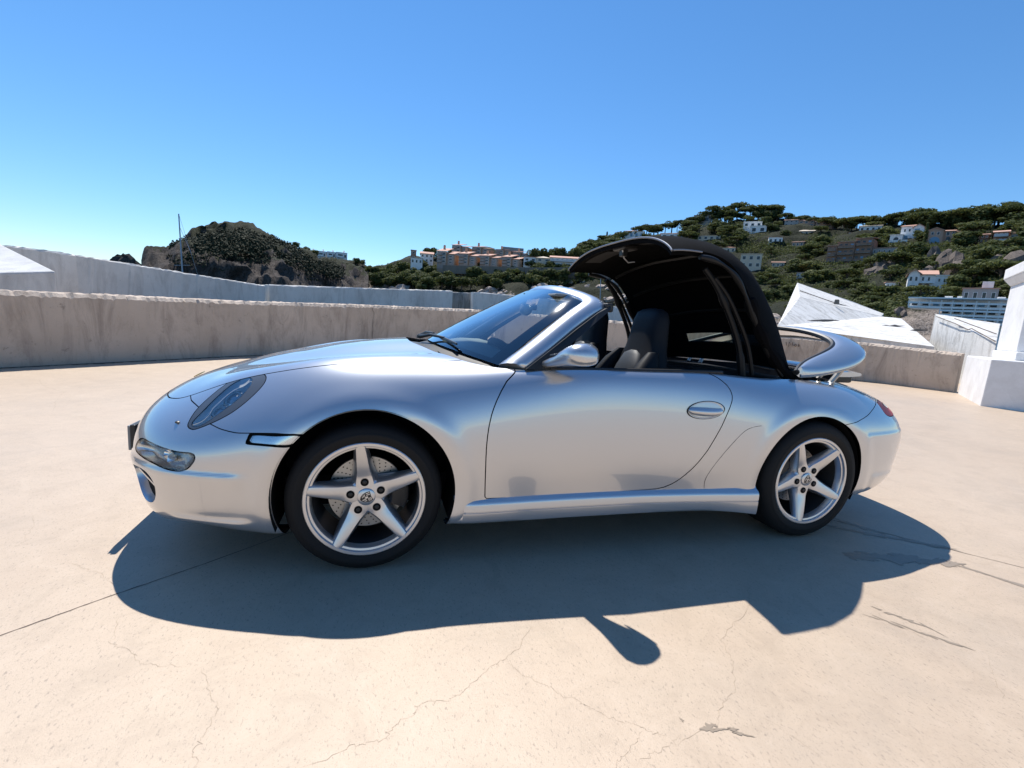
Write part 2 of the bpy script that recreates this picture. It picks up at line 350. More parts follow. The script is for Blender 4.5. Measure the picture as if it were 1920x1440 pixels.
p = at_depth(1569, 566, 21.5); mb = MB(); mb.box(tuple(p), (.16, .2, .22), .4, .8); o = mb.build('mooring_stub', mat('stub_concrete', (.12, .115, .105), .9)); bevel(o, .03); tag(o, 'small dark concrete stub standing on the tilted white slab', 'stub')
p = [at_depth(u, v, dp-.1) for u, v, dp in ((1500, 545, 22.2), (1560, 566, 22.3), (1630, 586, 25.5))]
mb = MB(); mb.tube([tuple(q) for q in p], .018, 6); mb.build('slab_crack', JOINTM, w1)
hull('concrete_block', [(1753, 588, 17), (1876, 607, 16.2), (1869, 641, 12.3), (1800, 611, 15.1)], -.5, WHITEC, 'white concrete block with a cracked cap beside the white pillar', 'block', bev=.02)

for pts in (((1756, 593.5), (1790, 606), (1815, 618), (1822, 616), (1866, 640)), ((1790, 597), (1830, 612), (1868, 626))):
    q = [at_depth(u, v, np.interp(u, [1753, 1869], [16.8, 12.2])-.05) for u, v in pts]
    mb = MB(); mb.tube([tuple(x) for x in q], .014, 5); mb.build('block_crack', JOINTM, bpy.data.objects['concrete_block.001'])

# ------------------------------------------------------------------ white pillar on its base block
PA, PB = np.array([13.56, 4.91]), np.array([11.47, 3.32]); PD = np.array([.43, -.90]); PC = PB+PD*2.6; PE = PA+PD*2.6
pil = empty('white_pillar', (*((PA+PC)/2), 0)); o0 = np.array([*((PA+PC)/2), 0])
tag(pil, 'white painted masonry pillar with a flared cap standing on a square base block', 'pillar')
def frustum(name, scale0, scale1, z0, z1, shift=(0, 0), material=PILLW, w=.02):
    c = (PA+PC)/2; cor = [PA, PB, PC, PE]; V = [(*((p-c)*scale0+np.array(shift)), z0) for p in cor]+[(*((p-c)*scale1+np.array(shift)), z1) for p in cor]
    o = mesh(name, V, [(3, 2, 1, 0), (4, 5, 6, 7)]+[(i, (i+1) % 4, 4+(i+1) % 4, 4+i) for i in range(4)], material, pil); fix_normals(o); bevel(o, w); return o
frustum('base_block', 1.0, .985, -.02, .93)
sh = (.35, .05)
frustum('plinth', .80, .80, .93, 1.10, sh); s2 = (.5, .3); frustum('shaft', .66, .655, 1.10, 2.56, s2); frustum('cap_flare', .66, .745, 2.56, 2.72, s2); frustum('cap', .75, .75, 2.72, 2.96, s2)
# ---------- car body surface (half, y>=0 outward) ----------
ST=[
(-0.450,-1.045,0.000,[0,.17,.36,.566,.757,.924,1,.985,.942,.85,.66],[.842,.818,.778,.736,.682,.589,.46,.33,.208,.163,.155]),
(-0.440,-1.032,0.250,[0,.175,.37,.581,.767,.929,1,.985,.942,.85,.67],[.844,.82,.78,.737,.68,.589,.46,.33,.208,.163,.155]),
(-0.420,-0.985,0.450,[0,.18,.39,.606,.787,.934,1,.985,.942,.855,.68],[.85,.826,.785,.736,.672,.586,.462,.33,.208,.16,.15]),
(-0.380,-0.885,0.630,[0,.2,.42,.646,.812,.939,1,.987,.952,.88,.72],[.858,.836,.794,.736,.664,.58,.465,.34,.208,.153,.145]),
(-0.340,-0.700,0.765,[0,.22,.46,.675,.83,.94,1,.99,.955,.89,.76],[.866,.848,.812,.775,.688,.592,.48,.35,.23,.185,.17]),
(-0.300,-0.420,0.842,[0,.25,.5,.69,.835,.945,1,.995,.975,.93,.82],[.875,.862,.836,.832,.757,.655,.53,.38,.23,.168,.153]),
(-0.170,-0.200,0.873,[0,.26,.52,.7,.84,.948,1,.997,.98,.94,.84],[.905,.893,.87,.874,.807,.7,.57,.4,.24,.175,.16]),
(0.000,0.000,0.883,[0,.27,.53,.705,.843,.95,1,.998,.98,.95,.85],[.932,.921,.896,.896,.835,.725,.59,.42,.25,.17,.15]),
(0.250,0.250,0.878,[0,.28,.54,.72,.86,.955,1,1,.995,.985,.9],[.957,.946,.917,.906,.846,.745,.6,.44,.29,.2,.18]),
(0.500,0.500,0.869,[0,.3,.57,.755,.888,.968,1,.999,.99,.98,.92],[.968,.958,.93,.902,.858,.76,.6,.445,.3,.21,.19]),
(0.900,0.900,0.866,[0,.3,.6,.83,.937,.982,1,.997,.985,.97,.9],[.955,.95,.932,.91,.878,.77,.6,.44,.31,.22,.2]),
(1.300,1.300,0.869,[0,.3,.6,.835,.94,.983,1,.997,.985,.97,.9],[.955,.952,.937,.916,.884,.775,.6,.44,.31,.22,.2]),
(1.700,1.700,0.883,[0,.3,.58,.805,.92,.978,1,.998,.985,.97,.9],[.95,.948,.937,.918,.886,.778,.605,.44,.31,.22,.2]),
(2.000,2.000,0.900,[0,.3,.55,.75,.884,.967,1,.998,.985,.97,.9],[.935,.933,.922,.903,.865,.768,.61,.45,.31,.2,.18]),
(2.330,2.350,0.913,[0,.28,.52,.72,.862,.957,1,.998,.985,.97,.9],[.908,.907,.903,.886,.847,.748,.61,.45,.3,.2,.18]),
(2.550,2.650,0.896,[0,.29,.53,.728,.866,.958,1,.998,.985,.96,.88],[.89,.888,.886,.865,.821,.715,.6,.45,.31,.22,.2]),
(2.660,2.912,0.851,[0,.3,.545,.738,.872,.96,1,1.003,.995,.96,.84],[.884,.887,.866,.832,.776,.682,.585,.45,.32,.24,.22]),
(2.720,3.110,0.787,[0,.3,.55,.748,.88,.963,1,.998,.975,.92,.78],[.876,.874,.84,.794,.739,.658,.57,.44,.32,.25,.23]),
(2.760,3.249,0.677,[0,.3,.55,.75,.883,.965,1,.993,.965,.905,.76],[.869,.862,.822,.774,.722,.645,.56,.44,.315,.25,.23]),
(2.790,3.349,0.497,[0,.3,.55,.75,.883,.965,1,.993,.96,.895,.75],[.864,.854,.812,.764,.714,.64,.555,.435,.31,.25,.23]),
(2.800,3.404,0.267,[0,.3,.55,.75,.883,.965,1,.993,.96,.89,.74],[.861,.85,.807,.759,.711,.638,.553,.435,.31,.25,.23]),
(2.800,3.419,0.000,[0,.3,.55,.75,.883,.965,1,.993,.96,.89,.74],[.861,.849,.806,.758,.71,.637,.552,.435,.31,.25,.23]),
]
def cspline(t,Y,tq,d0=None,d1=None):
    """cubic spline through (t,Y[n,...]); natural or clamped (d0/d1 slopes)"""
    t=np.asarray(t,float);Y=np.asarray(Y,float);n=len(t);sh=Y.shape[1:];Yf=Y.reshape(n,-1)
    h=np.diff(t);A=np.zeros((n,n));B=np.zeros_like(Yf)
    for i in range(1,n-1):
        A[i,i-1]=h[i-1];A[i,i]=2*(h[i-1]+h[i]);A[i,i+1]=h[i]
        B[i]=6*((Yf[i+1]-Yf[i])/h[i]-(Yf[i]-Yf[i-1])/h[i-1])
    A[0,0]=1;A[-1,-1]=1
    if d0 is not None:
        A[0,0]=2*h[0];A[0,1]=h[0];B[0]=6*((Yf[1]-Yf[0])/h[0]-np.ravel(d0))
    if d1 is not None:
        A[-1,-1]=2*h[-1];A[-1,-2]=h[-1];B[-1]=6*(np.ravel(d1)-(Yf[-1]-Yf[-2])/h[-1])
    M=np.linalg.solve(A,B)
    i=np.clip(np.searchsorted(t,tq)-1,0,n-2);hh=h[i][:,None]
    a=((t[i+1]-tq))[:,None];b=((tq-t[i]))[:,None]
    r=M[i]*a**3/(6*hh)+M[i+1]*b**3/(6*hh)+(Yf[i]/hh-M[i]*hh/6)*a+(Yf[i+1]/hh-M[i+1]*hh/6)*b
    return r.reshape((len(tq),)+sh)
def gsmooth(A,axis,it,sym=None):
    A=np.moveaxis(A,axis,0).copy()
    for _ in range(it):
        B=A.copy();B[1:-1]=.25*A[:-2]+.5*A[1:-1]+.25*A[2:];A=B
    return np.moveaxis(A,0,axis)
def body_grid(ns=420,nv=130):
    K=np.zeros((len(ST),11,3))
    for i,(xs,x6,y6,rho,z) in enumerate(ST):
        r=np.array(rho);K[i,:,0]=xs+(x6-xs)*r;K[i,:,1]=y6*r;K[i,:,2]=z
    # s parameter: chord length of k6 line; extend by mirrored stations so the nose and the tail are smooth across y=0
    m0=K[1:4][::-1].copy();m0[...,1]*=-1;m1=K[-4:-1][::-1].copy();m1[...,1]*=-1
    Ke=np.concatenate([m0,K,m1])
    d=np.linalg.norm(np.diff(Ke[:,6],axis=0),axis=1)**.8
    s=np.r_[0,np.cumsum(d)];s0=s[3];s1=s[-4]
    sq=np.linspace(s0,s1,ns)
    D=cspline(s,Ke,sq)            # ns,11,3
    # v: uniform parameter per key row based on mean chord
    dv=np.linalg.norm(np.diff(K,axis=1),axis=2).mean(0)**.75
    v=np.r_[0,np.cumsum(dv)]
    De=np.concatenate([D[:,1:3][:,::-1]*np.array([1,-1,1]),D],1) # mirror over the spine for smoothness
    # mirrored rows keep x offset only for pure cross sections; fine because rho is small there
    ve=np.r_[-v[2],-v[1],v]
    vq=np.linspace(0,v[-1],nv)
    G=np.moveaxis(cspline(ve,np.moveaxis(De,1,0),vq),0,1)   # ns,nv,3
    G=gsmooth(G,1,3);G[1:-1]=gsmooth(G,0,70)[1:-1]
    G[0,:,1]=0;G[-1,:,1]=0;G[:,0,1]=0
    return G
ARCH=[(.005,.338,.366),(2.333,.335,.366)]
def arch_d(x,z):
    return np.minimum(*[np.hypot(x-a,z-b)-r for a,b,r in ARCH])
def flare(G):
    """wheel-arch lips: a soft bulge with a tucked edge"""
    x,y,z=G[...,0],G[...,1],G[...,2]
    d=arch_d(x,z);w=np.clip((y-.60)/.15,0,1)
    b=.006*np.exp(-((d-.05)/.04)**2)-.002*np.clip(1-d/.024,0,1.2)**1.5
    m=np.clip((.86-z)/.12,0,1); b*=w*m*m*(3-2*m)
    G=G.copy();G[...,1]+=b
    # bumper ledges: small shelves that face up
    def ledge(z0,x0,x1,amp,soft,fall):
        m=np.clip((x-x0)/.10,0,1)*np.clip((x1-x)/.10,0,1) if x1<2 else np.clip((x-x0)/.03,0,1)
        m=m*m*(3-2*m); t=1/(1+np.exp(np.clip((z-z0)/soft,-40,40))); f=np.exp(-np.clip(z0-z,0,1)/fall)
        cx=np.where(x<1,-.35,2.75); dx,dy=x-cx,np.maximum(y,.0); l=np.hypot(dx,dy)+1e-9
        k=amp*m*t*f; G[...,0]+=k*dx/l; G[...,1]+=k*dy/l
    ledge(.432,-1.3,-.42,.013,.0045,.10); ledge(.232,-.80,-.40,.016,.005,.05)
    ledge(.598,2.68,9,.005,.003,.25); ledge(.345,2.80,9,.010,.006,.08)
    G[0,:,1]=0;G[-1,:,1]=0
    return G
# ------------------------------------------------------------------ cutting panels out of the body surface
def poly_sd(P, poly):
    """signed distance of points P[n,2] to a closed polygon, negative inside"""
    poly = np.asarray(poly, float); d2 = np.full(len(P), 1e9); ins = np.zeros(len(P), bool); n = len(poly)
    for i in range(n):
        a, b = poly[i], poly[(i+1) % n]; e = b-a; w = P-a
        t = np.clip((w@e)/(e@e+1e-18), 0, 1); q = w-t[:, None]*e; d2 = np.minimum(d2, (q*q).sum(1))
        c = ((a[1] > P[:, 1]) != (b[1] > P[:, 1])) & (P[:, 0] < (b[0]-a[0])*(P[:, 1]-a[1])/((b[1]-a[1]) if abs(b[1]-a[1]) > 1e-15 else 1e-15)+a[0])
        ins ^= c
    d = np.sqrt(d2); return np.where(ins, -d, d)
def smooth_closed(pts, k=8):
    P = np.asarray(pts, float); n = len(P); out = []
    for i in range(n):
        p0, p1, p2, p3 = P[i-1], P[i], P[(i+1) % n], P[(i+2) % n]
        for t in np.linspace(0, 1, k, endpoint=False):
            out.append(.5*((2*p1)+(-p0+p2)*t+(2*p0-5*p1+4*p2-p3)*t*t+(-p0+3*p1-3*p2+p3)*t**3))
    return np.array(out)
class Surf:
    """polygon soup with a normal for each vertex"""
    def __init__(s, V, N): s.V = V; s.N = N
    def cut(s, F, d):
        """split faces by the zero line of d (one value per vertex); returns inside (d<0) and outside faces"""
        neg = d < 0; A = []; B = []; cache = {}; newV = []; newN = []; base = len(s.V)
        def cross(i, j):
            k = (i, j) if i < j else (j, i)
            if k not in cache:
                a, b = k; t = d[a]/(d[a]-d[b]); cache[k] = base+len(newV)
                newV.append(s.V[a]+(s.V[b]-s.V[a])*t); nn = s.N[a]+(s.N[b]-s.N[a])*t; newN.append(nn/np.linalg.norm(nn))
            return cache[k]
        for f in F:
            c = sum(1 for i in f if neg[i])
            if c == len(f): A.append(f)
            elif c == 0: B.append(f)
            else:
                pa, pb = [], []
                for q in range(len(f)):
                    i, j = f[q], f[(q+1) % len(f)]
                    (pa if neg[i] else pb).append(i)
                    if neg[i] != neg[j]: x = cross(i, j); pa.append(x); pb.append(x)
                if len(pa) > 2: A.append(tuple(pa))
                if len(pb) > 2: B.append(tuple(pb))
        if newV: s.V = np.concatenate([s.V, newV]); s.N = np.concatenate([s.N, newN])
        return A, B
    def panel(s, F, fn, gap=.0025):
        """cut a panel out along fn(V)=0 leaving an open joint of 2*gap"""
        A, rest = s.cut(F, fn(s.V)+gap)
        _, rest = s.cut(rest, fn(s.V)-gap)
        return A, rest
SHUT = mat('dark_cavity', (.006, .006, .007), .8, spec=.2)
def surf_mesh(name, S, F, material, parent, sides=(-1,), depth=.012, offset=0.):
    """link faces as one mesh, mirrored to the given sides, with a turned-in edge"""
    ids = sorted({i for f in F for i in f}); mp = {i: k for k, i in enumerate(ids)}
    V0 = S.V[ids]; N0 = S.N[ids]; F0 = [tuple(mp[i] for i in f) for f in F]
    V = []; FF = []; LN = []; dark = []
    for sg in sides:
        m = np.array([1, sg, 1.]); v = V0*m; n = N0*m; b = len(V); v = v+n*offset
        fs = [f if sg > 0 else f[::-1] for f in F0]
        V += list(v)
        for f in fs: FF.append(tuple(i+b for i in f)); LN += [n[i] for i in f]
        if depth:
            cnt = {}
            for f in fs:
                for q in range(len(f)):
                    i, j = f[q], f[(q+1) % len(f)]; k = (min(i, j), max(i, j)); cnt[k] = None if k in cnt else (i, j)
            off = {}
            for k, e in cnt.items():
                if e is None: continue
                i, j = e
                if abs(v[i][1]) < 1e-4 and abs(v[j][1]) < 1e-4: continue       # centre seam
                for q in (i, j):
                    if q not in off: off[q] = len(V); V.append(v[q]-n[q]*depth)
                f = (j+b, i+b, off[i], off[j]); dark.append(len(FF)); FF.append(f)
                a_, b_, c_ = V[f[0]], V[f[1]], V[f[2]]; fn = np.cross(b_-a_, c_-a_); fn = fn/(np.linalg.norm(fn)+1e-12); LN += [fn]*4
    me = bpy.data.meshes.new(name); me.from_pydata([tuple(map(float, q)) for q in V], [], FF); me.update()
    me.materials.append(material); me.materials.append(SHUT)
    for k in dark: me.polygons[k].material_index = 1
    me.polygons.foreach_set('use_smooth', [True]*len(me.polygons))
    if len(LN) == len(me.loops): me.normals_split_custom_set([tuple(map(float, q)) for q in LN])
    o = link_mesh(name, me, parent); o.cycles.shadow_terminator_geometry_offset = .6; o.cycles.shadow_terminator_offset = .02; return o

# ------------------------------------------------------------------ car materials
PAINT = mat('silver_paint', (.535, .55, .575), .30, .78, coat=1., coat_rough=.006); PAINT.node_tree.nodes['Principled BSDF'].inputs['Coat IOR'].default_value = 1.85
_g = NB(PAINT); _n = _g.noise(_g.vec((1, 1, 1)), 1400, 2, .5); _g.rough(_g.math('ADD', _g.math('MULTIPLY', _n, .10), .245))
DARK = mat('black_plastic', (.012, .012, .013), .45)
RUBBER = mat('tyre_rubber', (.011, .011, .0115), .7, spec=.25)
WHEEL = mat('wheel_silver', (.58, .595, .62), .30, .88, coat=.6)
CHROME = mat('chrome', (.85, .86, .87), .08, 1.)
ALU = mat('brushed_metal', (.42, .41, .39), .4, .85)
CLOTH = mat('soft_top_fabric', (.004, .0042, .005), .9, spec=.06)
_g = NB(CLOTH); _g.bump(_g.noise(_g.vec((1, 1, 1)), 600, 2), .3, .002)
LEATHER = mat('dark_leather', (.006, .0075, .011), .6, spec=.22)
_g = NB(LEATHER); _g.bump(_g.noise(_g.vec((1, 1, 1)), 220, 3), .15, .002)
DASH = mat('dashboard_vinyl', (.30, .34, .335), .75)
BEZEL = mat('lamp_bezel_grey', (.13, .14, .15), .35, .6, coat=.5)
REDLENS = mat('red_lens', (.50, .008, .012), .35, spec=.3)
CLEARLENS = mat('clear_lens', (.80, .82, .84), .16, .8, coat=1.)
GLASS = glass_mat('windscreen_glass', (.88, .95, .93), 1.5, 3.4, .03)
LENS = glass_mat('lamp_glass', (.95, .97, .98), 1.45, 1.0)
PLATE = mat('plate_grey', (.22, .23, .24), .4)

# ------------------------------------------------------------------ the car
car = empty('convertible_car', (0, 0, 0))
tag(car, 'silver two-seat convertible sports car with its black soft top half folded, parked on the terrace', 'car')

G = flare(body_grid(440, 140)); ns, nv = G.shape[:2]
du = np.gradient(G, axis=0); dv = np.gradient(G, axis=1); NN = np.cross(dv, du)
NN /= np.linalg.norm(NN, axis=2)[..., None]+1e-12
if NN[ns//2, int(nv*.6), 1] < 0: NN = -NN
NN[0, :, 1] = 0; NN[-1, :, 1] = 0; NN[:, 0, 1] = 0
NN[:, 0] = np.where(NN[:, 0, 2:3] == 0, [0, 0, 1.], NN[:, 0]); NN /= np.linalg.norm(NN, axis=2)[..., None]+1e-12
S = Surf(G.reshape(-1, 3).copy(), NN.reshape(-1, 3).copy())
F = [f[::-1] for f in grid_faces(ns, nv)]
_f = F[(ns//2)*(nv-1)+int(nv*.6)]; _a, _b, _c = (S.V[i] for i in _f[:3])
if np.cross(_b-_a, _c-_a)[1] < 0: F = [f[::-1] for f in F]

XZ = lambda V: V[:, [0, 2]]
XY = lambda V: V[:, [0, 1]]
def d_arch(V): return np.where(V[:, 1] > .45, arch_d(V[:, 0], V[:, 2]), 1.)
CABIN = smooth_closed([(.195, -.2), (.19, 0), (.203, .2), (.262, .36), (.322, .52), (.40, .64), (.50, .71), (.60, .748), (.72, .775), (.95, .79), (1.3, .797), (1.65, .792),
                       (1.95, .768), (2.15, .742), (2.38, .712), (2.55, .682), (2.69, .625), (2.79, .5), (2.835, .3), (2.85, 0), (2.85, -.2), (1.5, -.6)], 6)
def d_cabin(V): return np.where(V[:, 2] > .7, poly_sd(XY(V), CABIN), 1.)
HOOD = smooth_closed([(-.93, -.1), (-.935, 0), (-.928, .15), (-.902, .29), (-.862, .40), (-.815, .465), (-.76, .508), (-.66, .545), (-.5, .59), (-.35, .628), (-.2, .655), (0, .672), (.2, .674), (.33, .668),
                      (.45, .60), (.5, .3), (.5, 0), (.5, -.1)], 6)
def d_hood(V): return np.where(V[:, 2] > .55, poly_sd(XY(V), HOOD), 1.)
# head lamp outline points on the surface
LAMP = np.array([(-.685,.707,.600),(-.687,.688,.617),(-.670,.647,.661),(-.625,.602,.715),(-.574,.567,.761),(-.514,.564,.790),(-.444,.599,.804),(-.418,.634,.796),(-.422,.675,.768),(-.459,.713,.721),(-.511,.737,.673),(-.566,.742,.637),(-.624,.736,.607),(-.661,.727,.594)])
LAMPIN = np.array([(-.675,.702,.611),(-.643,.672,.658),(-.598,.626,.716),(-.550,.588,.762),(-.505,.588,.783),(-.477,.610,.785),(-.473,.650,.763),(-.503,.691,.718),(-.555,.714,.672),(-.608,.726,.627),(-.646,.724,.607)])
class Proj2:
    def __init__(s, P):
        s.c = P.mean(0); _, _, vt = np.linalg.svd(P-s.c); s.e = vt
    def __call__(s, V): return (V-s.c)@s.e[:2].T
    def near(s, V, r): return np.linalg.norm(V-s.c, axis=1) < r
LP = Proj2(LAMP); LAMP2 = smooth_closed(LP(LAMP), 5); LAMPIN2 = smooth_closed(LP(LAMPIN), 5)
def d_lamp(V): return np.where(LP.near(V, .3), poly_sd(LP(V), LAMP2), 1.)
def d_lampin(V): return np.where(LP.near(V, .3), poly_sd(LP(V), LAMPIN2), 1.)
FOG = np.array([(-.930,.560,.470),(-.908,.575,.512),(-.879,.609,.524),(-.846,.646,.523),(-.785,.701,.516),(-.714,.748,.510),(-.656,.775,.511),(-.640,.785,.501),(-.644,.787,.480),(-.669,.779,.450),(-.701,.765,.437),(-.756,.736,.438),(-.816,.694,.449),(-.88,.63,.458)])
FP = Proj2(FOG); FOG2 = smooth_closed(FP(FOG), 5)
def d_fog(V): return np.where(FP.near(V, .35), poly_sd(FP(V), FOG2), 1.)
def squash(P2, k): c = P2.mean(0); return c+(P2-c)*np.array(k)
INT = np.array([(-.975,.47,.36),(-.945,.53,.397),(-.888,.623,.416),(-.839,.673,.407),(-.814,.687,.364),(-.819,.669,.301),(-.851,.630,.258),(-.90,.55,.250),(-.95,.48,.285)])
IP = Proj2(INT); INT2 = smooth_closed(IP(INT), 5)
def d_int(V): return np.where(IP.near(V, .3), poly_sd(IP(V), INT2), 1.)
BUMP = [(-.1, .604), (-.25, .606), (-.34, .607), (-.426, .602), (-.486, .598), (-.517, .601), (-.555, .607), (-.582, .615), (-.606, .622), (-.63, .640), (-.649, .660), (-.667, .6655), (-.688, .672), (-.717, .679), (-.77, .71), (-.85, .80), (-1.3, .80), (-1.3, -.1), (-.1, -.1)]
def d_bump(V): return poly_sd(XZ(V), BUMP)
MARK = smooth_closed([(-.443, .563), (-.447, .569), (-.441, .586), (-.431, .5985), (-.36, .600), (-.25, .602), (-.283, .561), (-.36, .561)], 3)
def d_mark(V): return np.where((V[:, 1] > .6), poly_sd(XZ(V), MARK), 1.)
DOOR = [(.645, .96), (.633, .872), (.610, .853), (.586, .833), (.560, .795), (.538, .754), (.523, .718), (.513, .685), (.504, .64), (.499, .593), (.497, .545), (.498, .497), (.502, .40), (.507, .308), (.739, .302), (1.008, .306), (1.294, .314), (1.38, .318), (1.43, .327), (1.475, .346), (1.506, .366), (1.536, .391), (1.57, .425), (1.599, .460), (1.640, .52), (1.672, .580), (1.703, .64), (1.728, .697), (1.750, .745), (1.762, .777), (1.764, .80), (1.757, .824), (1.743, .846), (1.721, .866), (1.695, .884), (1.66, .900), (1.60, .96)]
def d_door(V): return np.where(V[:, 1] > .55, poly_sd(XZ(V), DOOR), 1.)
RB = [(2.50, .655), (2.532, .661), (2.60, .672), (2.675, .688), (2.73, .703), (2.784, .722), (2.85, .742), (2.93, .764), (3.0, .775), (3.05, .755), (3.1, .735), (3.6, .735), (3.6, -.1), (2.50, -.1)]
def d_rb(V): return poly_sd(XZ(V), RB)
TAIL = np.array([(2.925,.752,.752),(2.96,.735,.768),(3.02,.69,.775),(3.09,.62,.772),(3.13,.56,.757),(3.16,.58,.715),(3.14,.66,.690),(3.08,.74,.680),(3.023,.775,.680),(2.965,.79,.682),(2.930,.785,.70)])
TP = Proj2(TAIL); TAIL2 = smooth_closed(TP(TAIL), 5)
def d_tail(V): return np.where(TP.near(V, .3), poly_sd(TP(V), TAIL2), 1.)
ENG = smooth_closed([(2.87, -.1), (2.87, 0), (2.86, .2), (2.85, .40), (2.90, .45), (3.0, .44), (3.10, .42), (3.16, .3), (3.18, 0), (3.18, -.1)], 5)
def d_eng(V): return np.where(V[:, 2] > .72, poly_sd(XY(V), ENG), 1.)

# the dark inner shell behind every joint
_, Fs = S.cut(F, d_arch(S.V)-.004)
_, Fs = S.cut(Fs, d_cabin(S.V)-.03)
for fn in (d_lamp, d_fog, d_int, d_tail): _, Fs = S.cut(Fs, fn(S.V))
surf_mesh('inner_shell', S, Fs, SHUT, car, (-1, 1), 0, -.013)

_, R = S.cut(F, d_arch(S.V))
_, R = S.cut(R, d_cabin(S.V))
hood_f, R = S.panel(R, d_hood)
lamp_f, R = S.panel(R, d_lamp, .002)
tail_f, R = S.panel(R, d_tail, .002)
bump_f, R = S.panel(R, d_bump, .0018)
fog_f, bump_f = S.panel(bump_f, d_fog, .0025)
int_f, bump_f = S.cut(bump_f, d_int(S.V))
mark_f, bump_f = S.panel(bump_f, d_mark, .0045)
_, R = S.cut(R, d_mark(S.V)-.0045)
door_f, R = S.panel(R, d_door)
rb_f, R = S.panel(R, d_rb, .0018)
eng_f, R = S.panel(R, d_eng, .002)
fend_f, quart_f = S.cut(R, S.V[:, 0]-1.0)
lens_f, bezel_f = S.cut(lamp_f, d_lampin(S.V))
hood = surf_mesh('hood', S, hood_f, PAINT, car, (-1, 1))
front_bumper = surf_mesh('front_bumper', S, bump_f, PAINT, car, (-1, 1), .006)
rear_bumper = surf_mesh('rear_bumper', S, rb_f, PAINT, car, (-1, 1), .006)
surf_mesh('engine_lid', S, eng_f, PAINT, car, (-1, 1))
doors = []
for sg in (-1, 1):
    surf_mesh('front_fender', S, fend_f, PAINT, car, (sg,), .006)
    surf_mesh('rear_quarter_panel', S, quart_f, PAINT, car, (sg,), .006)
    doors.append(surf_mesh('door', S, door_f, PAINT, car, (sg,), .02))
# ---- lamps
def ring_bowl(name, O3, depth, nrm, material, parent, rings=5, shrink=.55, start=0.):
    """bowl behind an outline of 3D points"""
    c = O3.mean(0); V = []; n = len(O3)
    for k in range(rings):
        t = k/(rings-1); V += list(c+(O3-c)*(1-(1-shrink)*t)-nrm*(start+depth*math.sin(t*math.pi/2)))
    Fc = [(k*n+i, k*n+(i+1) % n, (k+1)*n+(i+1) % n, (k+1)*n+i) for k in range(rings-1) for i in range(n)]+[tuple((rings-1)*n+i for i in range(n))]
    return mesh(name, V, Fc, material, parent, True)
def sphere(mb, c, r, n=14, m=8, sx=(1, 1, 1), half=None, axes=None):
    A = np.eye(3) if axes is None else np.array(axes, float); V = []; lo = -math.pi/2 if half is None else 0.
    for i in range(m+1):
        a = lo+(math.pi/2-lo)*i/m
        for k in range(n):
            b = 2*math.pi*k/n; q = np.array([math.cos(a)*math.cos(b)*sx[0], math.cos(a)*math.sin(b)*sx[1], math.sin(a)*sx[2]])*r
            V.append(np.array(c)+A.T@q)
    Fc = [(i*n+k, i*n+(k+1) % n, (i+1)*n+(k+1) % n, (i+1)*n+k) for i in range(m) for k in range(n)]
    return mb.add(V, Fc)
def outline3(P2, pr, V, N):
    """closest surface points to a 2D outline"""
    m = pr.near(V, .4) & (V[:, 1] > .2); Vm = V[m]; q = pr(Vm); out = []
    for p in P2: out.append(Vm[np.argmin(((q-p)**2).sum(1))])
    return np.array(out)
SV = S.V; SN = S.N
lampin3 = outline3(LAMPIN2[::2], LP, SV, SN); fog3 = outline3(FOG2[::2], FP, SV, SN); int3 = outline3(INT2[::2], IP, SV, SN); tail3 = outline3(TAIL2[::2], TP, SV, SN)
def facing(pr): n = pr.e[2]; return n if n[1] > 0 else -n
